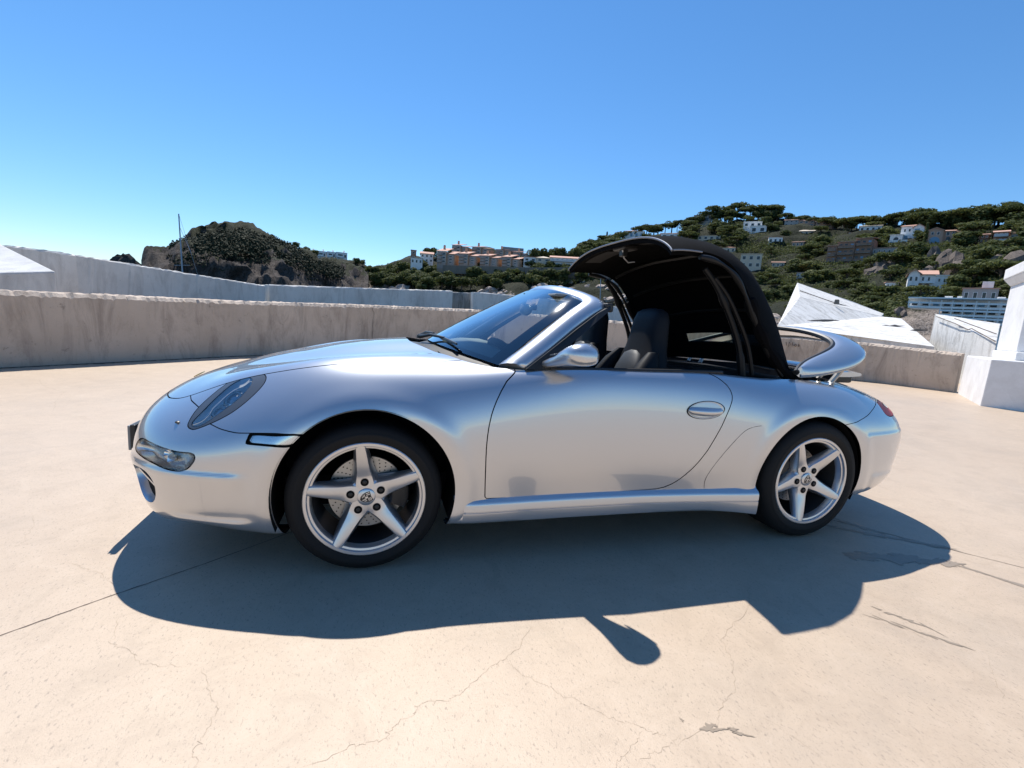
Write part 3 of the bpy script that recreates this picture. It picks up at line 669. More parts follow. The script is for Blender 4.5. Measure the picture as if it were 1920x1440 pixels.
for sg in (-1, 1):
    m = np.array([1, sg, 1.])
    hl = surf_mesh('headlight', S, bezel_f, BEZEL, car, (sg,), .015)
    surf_mesh('lens', S, lens_f, LENS, hl, (sg,), 0, .001)
    n = facing(LP)
    ring_bowl('reflector', lampin3*m, .010, n*m, mat('lamp_reflector', (.80, .83, .85), .3, .15, .4) if sg < 0 else bpy.data.materials['lamp_reflector'], hl, 6, .6, .004)
    ax = lampin3[np.argmax(lampin3[:, 2])]-lampin3[np.argmin(lampin3[:, 2])]; ax = ax/np.linalg.norm(ax); e2 = np.cross(n, ax)
    for t, r in ((.028, .036), (-.045, .030)):
        c = LP.c+ax*t-n*.024
        mb = MB(); mb.lathe([(r*1.25, -.01), (r*1.2, .012), (r*1.02, .016), (r, .0)], 24, c*m, ax*m, e2*m, n*m); o = mb.build('lamp_ring', CHROME, hl, True)
        mb = MB(); sphere(mb, c*m, r, 18, 6, (1, 1, .55), True, (ax*m, e2*m, n*m)); mb.build('projector_lens', mat('projector_glass', (.50, .56, .62), .08, .5, 1.) if 'projector_glass' not in bpy.data.materials else bpy.data.materials['projector_glass'], hl, True)
    fg = surf_mesh('fog_light', S, fog_f, LENS, car, (sg,), .004)
    nf = facing(FP)
    ring_bowl('lamp_housing', fog3*m, .022, nf*m, mat('fog_housing', (.75, .75, .74), .2, .75) if sg < 0 else bpy.data.materials['fog_housing'], fg, 5, .55, .003)
    c = FP.c; a = np.array([-.62, -.70, .1]); a /= np.linalg.norm(a); b = np.cross(nf, a)
    mb = MB(); mb.lathe([(.0, -.018), (.014, -.012), (.022, .004), (.024, .008)], 24, (c-nf*.020-a*.02)*m, a*m*1.9, b*m, nf*m); mb.build('reflector', CHROME, fg, True)
    # lower air inlet: painted duct, blade, black core
    duct = ring_bowl('air_inlet', int3*m, .085, facing(IP)*m, PAINT, car, 4, .80, 0.)
    ii = IP.c; ni = facing(IP); e = (int3[np.argmin(int3[:, 0])]-int3[np.argmax(int3[:, 0])]); e /= np.linalg.norm(e); up = np.array([0, 0, 1.])
    V = [(ii+e*.085+ni*-.004+up*.028), (ii-e*.085+ni*-.016+up*.000), (ii-e*.075-ni*.07-up*.004), (ii+e*.085-ni*.06+up*.022)]
    V = [q*m for q in V]; V += [q-up*.008 for q in V]
    o = mesh('inlet_blade', V, [(0, 1, 2, 3), (7, 6, 5, 4), (0, 4, 5, 1), (1, 5, 6, 2), (2, 6, 7, 3), (3, 7, 4, 0)], PAINT, duct); fix_normals(o)
    mb = MB(); core = [(IP.c+(p-IP.c)*.90-ni*.030)*m for p in int3]; mb.add(core, [tuple(range(len(core)))]); mb.build('inlet_core', SHUT, duct)
    mk = surf_mesh('side_marker_lamp', S, mark_f, LENS, car, (sg,), .004)
    surf_mesh('lamp_base', S, mark_f, CLEARLENS, mk, (sg,), 0, -.010)
    tl = surf_mesh('tail_light', S, tail_f, REDLENS, car, (sg,), .012)
    A, _ = S.cut(tail_f, np.where(True, poly_sd(TP(S.V), squash(TAIL2, (.22, .30))), 1)); surf_mesh('clear_segment', S, A, CLEARLENS, tl, (sg,), .002, .002)
    # headlight washer cap
    q = SV[np.argmin(((SV-np.array([-.735, .655, .600]))**2).sum(1))]; mb = MB(); sphere(mb, q*m, .011, 10, 5, (1, 1, .5)); mb.build('washer_cap', DARK, car, True)

# ---- door handles, sills, badges
for sg, dr in zip((-1, 1), doors):
    c = np.array([1.608, .0, .7245])
    hp = SV[np.argmin(((SV-np.array([1.61, .872, .7245]))**2).sum(1))]; yb = hp[1]
    def hx(a, r1, r2, y): return (1.608+r1*math.cos(a)*(1.0 if math.cos(a) > 0 else 1.0), sg*y, .7245+r2*math.sin(a)+.006*math.cos(a))
    ts = np.linspace(0, 2*math.pi, 40, endpoint=False)
    def surf_y(x, z):
        q = SV[(np.abs(SV[:, 0]-x) < .03) & (np.abs(SV[:, 2]-z) < .02) & (SV[:, 1] > .5)]; return q[np.argmin((q[:, 0]-x)**2+(q[:, 2]-z)**2), 1]
    R1 = [hx(t, .106, .044, 0) for t in ts]
    rows = []
    for k, dy in ((1.04, .001), (1.0, .0035), (.965, .0025)): rows.append([(1.608+(p[0]-1.608)*k, sg*(surf_y(p[0], p[2])+dy), .7245+(p[2]-.7245)*k) for p in R1])
    V = [q for r_ in rows for q in r_]; n = len(ts)
    h = mesh('handle', V, [(k*n+i, k*n+(i+1) % n, (k+1)*n+(i+1) % n, (k+1)*n+i) for k in range(2) for i in range(n)], DARK, dr, True)
    rows = []
    for k, dy in ((.965, .003), (.90, .004), (.80, -.006), (.5, -.022), (.15, -.026)): rows.append([(1.608+(p[0]-1.608)*k, sg*(surf_y(p[0], p[2])+dy), .7245+(p[2]-.7245)*k) for p in R1])
    V = [q for r_ in rows for q in r_]
    mesh('recess', V, [(k*n+i, k*n+(i+1) % n, (k+1)*n+(i+1) % n, (k+1)*n+i) for k in range(4) for i in range(n)]+[tuple(4*n+i for i in range(n))], PAINT, h, True)
    pts = [(1.512, sg*(yb-.004), .722), (1.54, sg*(yb+.008), .720), (1.60, sg*(yb+.013), .717), (1.66, sg*(yb+.012), .717), (1.70, sg*(yb+.004), .72)]
    pts = [tuple(q) for q in cspline([0, 1, 2, 3, 4], np.array(pts), np.linspace(0, 4, 17))]
    mb = MB(); rr = [.010+.012*math.sin(math.pi*i/16)**.6 for i in range(17)]; mb.tube(pts, rr, 14); mb.build('grip', PAINT, h, True)
    mb = MB(); mb.lathe([(.0, .008), (.010, .008), (.013, .005), (.013, 0)], 20, (1.688, sg*(yb+.006), .723), (1, 0, 0), (0, 0, 1), (0, sg, 0)); mb.build('key_lock', CHROME, h, True)
    # sill skirt
    xs = np.r_[np.linspace(.372, .42, 6), np.linspace(.46, 1.9, 30), np.linspace(1.93, 1.975, 5)]; V = []
    for x in xs:
        yb_ = float(np.interp(x, [.37, .45, .6, .9, 1.3, 1.7, 1.9, 1.98], [.846, .856, .857, .855, .858, .874, .888, .891]))+.008
        zt = .306+.008*math.sin((x-.35)/1.65*math.pi); zb = .196+.006*math.sin((x-.35)/1.3)-.035*max(0, (x-1.55)/.44)**2; k = max(0., min(1., (x-.34)/.10)); k = k**.6
        k = .25+.75*k
        for dy, z in ((-.02, zt+.012), (-.012, zt), (.003*k, zt-.008), (.010*k, zt-.017), (.013*k, zt-.028), (.014*k, zt-.055), (.0105*k, zt-.0575), (.0105*k, zt-.0600), (.014*k, zt-.0625), (.013*k, (zb+zt)/2-.04), (.010*k, zb+.004), (-.006, zb-.004), (-.08, zb-.002)):
            V.append((x, sg*(yb_+dy), z))
    m_ = 13; o = mesh('side_sill', V, grid_faces(len(xs), m_)+[tuple(range(m_)), tuple((len(xs)-1)*m_+i for i in range(m_))[::-1]], PAINT, car, True, sharp=50); fix_normals(o)

    # faint press line in the quarter panel
    P_ = [(1.660, .868, .315), (1.657, .872, .360), (1.676, .880, .41), (1.707, .883, .462), (1.744, .887, .513), (1.784, .889, .561), (1.839, .890, .617), (1.891, .891, .642), (1.94, .893, .65)]
    P_ = [(x, sg*(surf_y(x, z)+.0002), z) for x, y, z in cspline(range(9), np.array(P_), np.linspace(0, 8, 40))]
    mb = MB(); mb.tube(P_, .0011, 5); mb.build('press_line', DARK, car, True)
# hood crest
c = SV[np.argmin(((SV-np.array([-.865, .0, .70]))**2).sum(1))]; 
mb = MB(); sh = [(-.024, .030), (.024, .030), (.026, .0), (.017, -.022), (0, -.034), (-.017, -.022), (-.026, 0)]
mb.prism([(c[0]-.83*0+.86*b*-1*-1*.8, a, c[2]+.004+b*.42) for a, b in sh], (-.002, 0, .003)); o = mb.build('hood_crest', mat('crest_gold', (.45, .33, .10), .35, .8), car); fix_normals(o)

# licence plate seen edge on
mb = MB(); mb.box((-1.080, 0, .432), (.012, .52, .118)); pl = mb.build('licence_plate', PLATE, car); bevel(pl, .003)
mb = MB(); mb.box((-1.062, 0, .432), (.022, .535, .13)); o = mb.build('plate_holder', DARK, pl); bevel(o, .004)

# ---- underbody, wheel wells
mb = MB(); mb.box((1.2, 0, .26), (3.7, 1.12, .14)); mb.box((1.17, 0, .262), (1.52, 1.64, .13)); mb.build('underbody', SHUT, car)
for a, b, r in ARCH:
    for sg in (-1, 1):
        mb = MB(); mb.lathe([(r+.004, sg*.868), (r+.004, sg*.50), (.02, sg*.50)], 40, (a, 0, b), (1, 0, 0), (0, 0, 1), (0, 1, 0), a0=-.36, a1=math.pi+.36); mb.build('wheel_well', SHUT, car, True)

# ---- wheels
BARREL = mat('dark_barrel_metal', (.035, .035, .037), .6, .3)  # inner barrel coloured much darker than the rim
BOLT = mat('bolt_dark', (.05, .05, .052), .4, .8)
def spoke_mesh(h0, tiph):
    rs = np.array([.030, .050, .066, .08, .095, .115, .14, .17, .20, .222, .236, .242]); V = []
    for i, r in enumerate(rs):
        t = (r-.088)/.152; wt = np.interp(r, [.03, .05, .066, .08, .095, .115, .14, .17, .2, .222, .236, .242], [.040, .0395, .0375, .035, .0315, .0288, .0268, .0248, .0226, .0205, .0180, .0160])
        wb = wt+np.interp(r, [.03, .08, .15, .24], [.020, .019, .013, .007]); ht = h0+(tiph-h0)*np.clip(t, 0, 1)**.8; hb = ht-np.interp(r, [.03, .1, .2, .242], [.050, .050, .040, .022])
        V += [(r, -wb, hb), (r, -wb*.96, hb+.012), (r, -wt-.002, ht-.008), (r, -wt+.003, ht-.001), (r, -.4*wt, ht+.0015), (r, .4*wt, ht+.0015), (r, wt-.003, ht-.001), (r, wt+.002, ht-.008), (r, wb*.96, hb+.012), (r, wb, hb)]
    n = 10; Fc = [(i*n+k, (i+1)*n+k, (i+1)*n+(k+1) % n, i*n+(k+1) % n) for i in range(len(rs)-1) for k in range(n)]
    Fc += [tuple(range(n)), tuple((len(rs)-1)*n+k for k in range(n))[::-1]]
    return V, Fc
def make_wheel(x, y, z, sg, tyre_r, half, phase, steer=0.):
    """wheel about a lateral axle; local z points outwards"""
    w = empty('wheel', (x, y, z), 0, car)
    X, Y, Z = (1, 0, 0), (0, 0, 1), (0, sg, 0)
    T = tyre_r; tw = half+.008
    prof = [(.226, half-.03), (.236, half-.004), (.2455, half+.001), (.258, tw+.001), (.275, tw+.0025), (.283, tw+.004), (.286, tw+.0015), (T-.040, tw+.001), (T-.024, tw-.006), (T-.012, tw-.017), (T-.005, tw-.030), (T-.0015, tw-.05), (T, tw-.075), (T, 0)]
    prof = prof+[(r, -h) for r, h in prof[::-1][1:]]
    mb = MB(); mb.lathe(prof, 96, (0, 0, 0), X, Y, Z); ty = mb.build('tyre', RUBBER, w, True, 60); fix_normals(ty)
    mb = MB()                                         # tread grooves as shallow dark blocks on the shoulder
    for k in range(72):
        a = 2*math.pi*k/72; ca, sa = math.cos(a), math.sin(a); e = (-sa, 0, ca); d = (ca, 0, sa)
        mb.add([(d[0]*r+e[0]*q, sg*h, d[2]*r+e[2]*q) for q, r, h in ((-.0025, T-.016, tw-.0128), (.0025, T-.016, tw-.0128), (.0025, T+.0006, tw-.055), (-.0025, T+.0006, tw-.055))], [(0, 1, 2, 3)])
    mb.build('tread_groove', SHUT, ty)
    mb = MB(); mb.lathe([(.2465, half-.012), (.2485, half-.004), (.2475, half+.003), (.244, half+.0055), (.2330, half+.0045), (.2305, half+.001), (.2295, half-.006), (.2215, half-.008), (.2195, half-.012), (.2150, half-.040)], 96, (0, 0, 0), X, Y, Z)
    rim = mb.build('rim', WHEEL, w, True, 40); fix_normals(rim)
    mb = MB(); mb.lathe([(.2150, half-.040), (.2130, half-.10), (.2130, -half+.01), (.2465, -half)], 64, (0, 0, 0), X, Y, Z); mb.build('barrel', BARREL, rim, True, 40)
    h0 = half-.034; V, Fc = spoke_mesh(h0, half+.0035)
    for k in range(5):
        a = phase+k*2*math.pi/5; ca, sa = math.cos(a), math.sin(a)
        o = mesh('spoke', [(ca*p[0]-sa*p[1], sg*p[2], sa*p[0]+ca*p[1]) for p in V], Fc, WHEEL, rim, True, sharp=32); fix_normals(o)
    mb = MB(); mb.lathe([(.0, h0+.0005), (.034, h0+.0005), (.060, h0-.001), (.074, h0-.006), (.082, h0-.018), (.086, h0-.05)], 48, (0, 0, 0), X, Y, Z); o = mb.build('hub', WHEEL, rim, True, 40); fix_normals(o)
    for k in range(5):
        a = phase+k*2*math.pi/5; c = (.065*math.cos(a), 0, .065*math.sin(a))
        mb = MB(); mb.lathe([(.0170, h0+.0038), (.0158, h0+.0030), (.0158, h0+.0024), (.0, h0+.0024)], 20, c, X, Y, Z); o = mb.build('bolt_recess', SHUT, rim, True, 30); fix_normals(o)
        mb = MB(); mb.lathe([(.0, h0+.0070), (.0045, h0+.0070), (.0052, h0+.006), (.0085, h0+.0050), (.0090, h0)], 12, c, X, Y, Z); o = mb.build('wheel_bolt', BOLT, rim, True, 30); fix_normals(o)
    mb = MB(); mb.lathe([(0, h0+.010), (.030, h0+.0095), (.0365, h0+.006), (.0385, h0)], 40, (0, 0, 0), X, Y, Z); cap = mb.build('centre_cap', WHEEL, w, True, 30); fix_normals(cap)
    # crest on the cap: dark shield with pale quarters and a centre shield
    hh = h0+.0102
    def plate(poly, h, m, nm):
        q = MB(); q.add([(a*math.cos(phase-1.63)-b*math.sin(phase-1.63), sg*h, a*math.sin(phase-1.63)+b*math.cos(phase-1.63)) for a, b in [(1.25*a, 1.25*b) for a, b in poly]], [tuple(range(len(poly)))]); ob = q.build(nm, m, cap); return ob
    sh = [(-.0165, .0185), (0, .0165), (.0165, .0185), (.0180, .006), (.0150, -.007), (.009, -.016), (0, -.0215), (-.009, -.016), (-.0150, -.007), (-.0180, .006)]
    plate(sh, hh, DARK, 'crest')
    for a0, a1, b0, b1 in ((-.0145, -.0115, .003, .0155), (-.0085, -.0055, .003, .015), (.004, .0145, .0125, .015), (.004, .015, .0085, .0105), (.004, .015, .0045, .0065), (.0035, .0065, -.0145, -.001), (.0095, .012, -.0095, -.001), (-.013, -.004, -.004, -.0015), (-.0115, -.004, -.0085, -.006), (-.008, -.003, -.0125, -.0105)):
        plate([(a0, b0), (a1, b0), (a1, b1), (a0, b1)], hh+.0004, WHEEL, 'crest_bar')
    plate([(-.003, .006), (.0035, .006), (.0035, -.001), (.0, -.006), (-.003, -.001)], hh+.0008, WHEEL, 'crest_bar')
    # brake disc and caliper
    mb = MB(); mb.lathe([(.159, -.004), (.159, .012), (.094, .012), (.090, .030), (.0, .030)], 64, (0, 0, 0), X, Y, Z); disc = mb.build('brake_disc', ALU, w, True, 30); fix_normals(disc)
    mb = MB()
    for k in range(30):
        for q, r in ((0, .105), (.07, .120), (.13, .135), (.19, .149)):
            a = 2*math.pi*k/30+q; mb.lathe([(.0032, .0124), (0, .0124)], 8, (r*math.cos(a), 0, r*math.sin(a)), X, Y, Z)
    mb.build('disc_hole', SHUT, disc)
    mb = MB()
    a0 = .05 if x < 1 else 2.6
    for k in range(9):
        a = a0-.42+k*.105; ca, sa = math.cos(a), math.sin(a)
        mb.add([(ca*r, sg*h, sa*r) for r, h in ((.102, .02), (.172, .02), (.178, .045), (.160, .060), (.110, .060), (.098, .045))], [])
    n = 6
    mb.F += [(i*n+k, (i+1)*n+k, (i+1)*n+(k+1) % n, i*n+(k+1) % n) for i in range(8) for k in range(n)]+[tuple(range(n)), tuple(8*n+k for k in range(n))]
    o = mb.build('brake_caliper', DARK, w, True, 40); fix_normals(o)
    mb = MB(); mb.tube([(.215*math.cos(phase+2.55), sg*(half-.035), .215*math.sin(phase+2.55)), (.200*math.cos(phase+2.55), sg*(half-.012), .200*math.sin(phase+2.55))], [.004, .003], 8); mb.build('tyre_valve', DARK, rim, True)
    return w
for sg in (-1, 1):
    make_wheel(0.0, sg*.7405, .3205, sg, .3225, .106, math.radians(24.8 if sg < 0 else 60))
    make_wheel(2.35, sg*.7505, .3325, sg, .3345, .131, math.radians(45.7 if sg < 0 else 15))
# ---- windscreen, frame, cowl
def scurve(pts, n): 
    P = np.array(pts, float); d = np.r_[0, np.cumsum(np.linalg.norm(np.diff(P, axis=0), axis=1)**.5)]
    return cspline(d, P, np.linspace(0, d[-1], n))
def mir(pts): P = [np.array(p, float) for p in pts]; return P+[p*np.array([1, -1, 1]) for p in P[::-1][1:]]
GI = mir([(.572, .703, .893), (.70, .668, .985), (.84, .625, 1.09), (.965, .582, 1.178), (1.025, .540, 1.218), (1.025, .46, 1.240), (.985, .30, 1.268), (.945, 0, 1.288)])
GO = mir([(.685, .770, .893), (.808, .735, .982), (.945, .688, 1.085), (1.078, .640, 1.172), (1.150, .592, 1.213), (1.145, .49, 1.246), (1.10, .31, 1.285), (1.055, 0, 1.308)])
nP = 90; I_ = scurve(GI, nP); O_ = scurve(GO, nP)
rows = []
ctr = np.array([.75, 0, 1.0])
for i in range(nP):
    a, b = I_[i], O_[i]; t = I_[min(i+1, nP-1)]-I_[max(i-1, 0)]; n = np.cross(t, b-a); n /= np.linalg.norm(n)
    if n @ ((a+b)/2-ctr) < 0: n = -n
    rows.append([a-n*.004, a+n*.002, a+(b-a)*.12+n*.010, a+(b-a)*.35+n*.020, a+(b-a)*.62+n*.021, a+(b-a)*.86+n*.010, b-n*.004, b-n*.016, a+(b-a)*.5-n*.022, a-n*.014])
V = [q for r_ in rows for q in r_]; m_ = 10
frame = mesh('windscreen_frame', V, grid_faces(nP, m_, True)+[tuple(range(m_)), tuple((nP-1)*m_+k for k in range(m_))[::-1]], PAINT, car, True, sharp=70); fix_normals(frame)
# glass: rows from the base curve up to the frame
nt, nw = 24, 40; GV = []
for i in range(nt):
    t = i/(nt-1)
    for k in range(nw):
        w = -1+2*k/(nw-1)
        xb, yb, zb = .315+.262*abs(w)**2.0, .705*w, .950-.060*w*w
        # upper edge runs in the frame
        yt = .565*w; q = np.array([.945+.085*abs(w)**3, yt, 1.288-.068*abs(w)**3.4])
        p = np.array([xb, yb, zb])*(1-t)+q*t; bul = .012*4*t*(1-t)
        p += np.array([-.55, 0, .83])*bul
        GV.append(p)
glass = mesh('windscreen_glass', GV, grid_faces(nt, nw), GLASS, frame, True)
BANDM = mat('ceramic_band', (.010, .014, .016), .12, coat=1.)
def glass_strip(name, rng_t, rng_w, off=-.003):
    V = []; ni = max(2, int(20*(rng_t[1]-rng_t[0]))+2); nk = max(2, int(40*(rng_w[1]-rng_w[0]))+2)
    for i in range(ni):
        t = rng_t[0]+(rng_t[1]-rng_t[0])*i/(ni-1)
        for k in range(nk):
            w = rng_w[0]+(rng_w[1]-rng_w[0])*k/(nk-1)
            p = np.array([.315+.262*w*w, .705*w, .950-.060*w*w])*(1-t)+np.array([.945+.085*abs(w)**3, .565*w, 1.288-.068*abs(w)**3.4])*t+np.array([-.55, 0, .83])*(.012*4*t*(1-t))
            V.append(p+np.array([.5, 0, -.8])*(-off))
    return mesh(name, V, grid_faces(ni, nk), BANDM, glass, True)
glass_strip('ceramic_band', (0, .05), (-1, 1)); glass_strip('ceramic_band', (.95, 1.), (-1, 1))
glass_strip('ceramic_band', (.05, .95), (-1, -.905)); glass_strip('ceramic_band', (.05, .95), (.905, 1))
# cowl between hood and glass
V = []; nc = 40
for k in range(nc):
    w = -1+2*k/(nc-1); yy = .745*w; a = abs(w)
    hx_ = np.interp(abs(yy), [0, .2, .36, .52, .64, .71, .748], [.185, .197, .255, .315, .395, .495, .60])
    hz_ = np.interp(abs(yy), [0, .2, .36, .52, .64, .71, .748], [.945, .939, .925, .910, .899, .889, .880])
    gx = .335+.275*w*w
    V += [(hx_-.01, yy, hz_-.014), (hx_+(max(gx, hx_+.01)-hx_)*.5, yy*.985, hz_-.022), (max(gx, hx_+.015), yy*.96, .944-.060*w*w)]
mesh('cowl_panel', V, grid_faces(nc, 3), DARK, car, True)
# wipers
def wiper(y0, y1):
    a = np.array([.27+.20*y0*y0, y0, .962-.07*y0*y0]); b = np.array([.385+.22*y1*y1, y1, .975-.07*y1*y1])
    w = MB(); w.tube([a, a+(b-a)*.3+np.array([0, 0, .022]), a+(b-a)*.62+np.array([.01, 0, .018])], [.012, .009, .006], 8); o = w.build('wiper', DARK, car, True)
    c = a+(b-a)*.62+np.array([.012, 0, .012]); d = np.array([.04, y1-y0, -.02])*.42
    w = MB(); w.tube([c-d+np.array([0, 0, -.004]), c, c+d+np.array([.02, 0, -.004])], [.006, .009, .006], 6); w.build('wiper_blade', DARK, o, True)
    w = MB(); w.lathe([(0, .02), (.017, .018), (.02, 0)], 16, a-np.array([0, 0, .008])); w.build('wiper_pivot', DARK, o, True)
wiper(.05, -.42); wiper(-.38, -.72) if False else wiper(.42, -.02)
# roof latch block at the frame's corner, door-window seals
for sg in (-1, 1):
    mb = MB(); mb.box((1.150, sg*.60, 1.196), (.05, .05, .045), .3); o = mb.build('roof_latch', DARK, car); bevel(o, .01)
    def sy(z, dy=0.): return sg*(np.interp(z, [.88, 1.0, 1.1, 1.22], [.782, .737, .692, .615])+dy)
    poly = [(.680, .886), (.808, .978), (.945, 1.078), (1.078, 1.166), (1.155, 1.204), (1.152, 1.186), (1.055, 1.118), (.92, 1.015), (.868, .970), (.846, .938), (.84, .884)]
    V = [(x, sy(z, .004), z) for x, z in poly]+[(x, sy(z, -.022), z) for x, z in poly]; n = len(poly)
    o = mesh('window_seal', V, [tuple(range(n)), tuple(range(n, 2*n))[::-1]]+[(i, (i+1) % n, n+(i+1) % n, n+i) for i in range(n)], DARK, doors[0 if sg < 0 else 1]); fix_normals(o)
    # belt weather strip
    pts = [(x, sg*y, z) for x, y, z in ((.80, .776, .893), (1.0, .785, .897), (1.3, .79, .903), (1.6, .787, .907), (1.75, .781, .907))]
    mb = MB(); mb.tube([tuple(q) for q in scurve(pts, 24)], .009, 8); mb.build('weather_strip', DARK, doors[0 if sg < 0 else 1], True)

# ---- mirrors
for sg in (-1, 1):
    mr = empty('door_mirror', (.845, sg*.865, .93), 0, car)
    o3 = np.array(mr.location); ax = np.array([.50, sg*.866, .06]); ax /= np.linalg.norm(ax); fw = np.cross([0, 0, 1.], ax)*sg; fw /= np.linalg.norm(fw); fw = fw if fw[0] > 0 else -fw; upv = np.cross(ax, fw); upv = upv if upv[2] > 0 else -upv
    # sections along ax: inner end slim, outer end full
    sec = [(-.185, .010, .012, -.046), (-.175, .020, .018, -.045), (-.15, .025, .021, -.040), (-.115, .031, .025, -.030), (-.085, .037, .029, -.021), (-.06, .044, .034, -.012), (-.03, .051, .041, -.003), (0, .058, .048, .003), (.03, .061, .053, .006), (.06, .059, .055, .006), (.078, .050, .048, .004), (.090, .038, .036, .001), (.097, .022, .020, -.001), (.100, .004, .004, -.002)]
    V = []; n = 28; cen = np.array([.872, sg*.905, .966])
    for a, rz, rx, dz in [(q_[0]*1.02, q_[1]*.86, q_[2]*(1.5 if q_[0] < .03 else 1.5-6*(q_[0]-.03)), q_[3]) for q_ in sec]:
        for k in range(n):
            t = 2*math.pi*k/n; ct, st = math.cos(t), math.sin(t); e = .80
            V.append(cen-o3+ax*a+fw*(abs(ct)**e*np.sign(ct))*rx*(1.2 if ct < 0 else .8)+upv*((abs(st)**e*np.sign(st))*rz*(1. if st > 0 else .92)+dz))
    o = mesh('mirror_housing', V, [(i*n+k, (i+1)*n+k, (i+1)*n+(k+1) % n, i*n+(k+1) % n) for i in range(len(sec)-1) for k in range(n)]+[tuple(range(n)), tuple((len(sec)-1)*n+k for k in range(n))], PAINT, mr, True); fix_normals(o)
    V = [cen-o3+ax*(.005+.066*math.cos(t))+fw*.058+upv*(.036*math.sin(t)+.002) for t in np.linspace(0, 2*math.pi, 28, endpoint=False)]
    mesh('mirror_glass', V, [tuple(range(28))], CHROME, mr)
    mb = MB(); mb.tube([tuple(cen-o3+ax*-.118+np.array([-.028, sg*.004, -.004])), tuple(cen-o3+ax*-.062+np.array([-.040, sg*.01, .0]))], [.006, .012], 10); mb.build('mirror_gap', DARK, mr, True)

# ---- cabin
V = []; n = 0
loop = [p for p in CABIN if p[1] >= -1e-6 and p[0] < 2.95]
loop = sorted([tuple(p) for p in loop], key=lambda p: p[0]); loop = [p for p in loop if p[0] > .33]
for sg in (1, -1):
    for x, y in (loop if sg > 0 else loop[::-1]):
        q = SV[np.argmin((SV[:, 0]-x)**2+(SV[:, 1]-y)**2+(SV[:, 2] < .7)*9)]; V.append((x, sg*(y+.004), q[2]-.004)); V.append((x, sg*max(0, y-.05), .80)); V.append((x, sg*max(0, y-.08), .34)); n += 1
Fc = []
for i in range(n):
    j = (i+1) % n; Fc += [(i*3, j*3, j*3+1, i*3+1), (i*3+1, j*3+1, j*3+2, i*3+2)]
Fc.append(tuple(i*3+2 for i in range(n)))
tub = mesh('cabin_tub', V, Fc, LEATHER, car)
# dashboard
V = []; nd = 30
for k in range(nd):
    w = -1+2*k/(nd-1); y = .69*w; x0 = .36+.24*w*w
    V += [(x0, y, .938-.05*w*w), (.54+.10*w*w, y, .962-.035*w*w), (.68+.08*w*w, y, .958-.025*w*w), (.75+.07*w*w, y, .915-.01*w*w), (.76+.06*w*w, y, .80), (.70, y, .60)]
dash = mesh('dashboard', V, grid_faces(nd, 6), DASH, car, True, sharp=60)
mb = MB(); P_ = []
for k in range(20): t = math.pi*k/19; P_.append((.665-.035*math.sin(t), -.36-.17*math.cos(t), .945+.035*math.sin(t)))
mb.tube(P_, .022, 8); mb.build('instrument_hood', LEATHER, dash, True)
sw = empty('steering_wheel', (.86, -.36, .83), 0, car); tl = math.radians(65)
A, B = np.array([0, 1., 0]), np.array([-math.cos(tl)*-1*.42, 0, .9]); B /= np.linalg.norm(B); Zs = np.cross(A, B)
mb = MB(); P_ = [tuple(A*.185*math.cos(t)+B*.185*math.sin(t)) for t in np.linspace(0, 2*math.pi, 33)]; mb.tube(P_, .016, 8, False); mb.build('rim', LEATHER, sw, True)
for a in (0, math.pi, -math.pi/2): 
    mb = MB(); mb.tube([(0, 0, 0), tuple(A*.18*math.cos(a)+B*.18*math.sin(a))], [.03, .016], 6); mb.build('spoke', LEATHER, sw, True)
mb = MB(); sphere(mb, (0, 0, 0), .06, 14, 8, (.7, 1.1, .9)); mb.build('horn_pad', LEATHER, sw, True)
# rear-view mirror inside the glass
mb = MB(); sphere(mb, (.905, .0, 1.165), .06, 18, 10, (.35, 1.9, .62)); o = mb.build('rear_view_mirror', mat('mirror_back', (.05, .07, .08), .3), car, True)
mb = MB(); mb.tube([(.89, 0, 1.195), (.90, 0, 1.262)], [.012, .016], 8); mb.build('mirror_stem', DARK, o, True)
mb = MB(); mb.box((.962, -.26, 1.247), (.09, .40, .016), 0); o = mb.build('sun_visor', mat('visor_grey', (.20, .22, .23), .8), car); bevel(o, .006)
mb = MB(); mb.box((.962, .26, 1.247), (.09, .40, .016), 0); o = mb.build('sun_visor', bpy.data.materials['visor_grey'], car); bevel(o, .006)
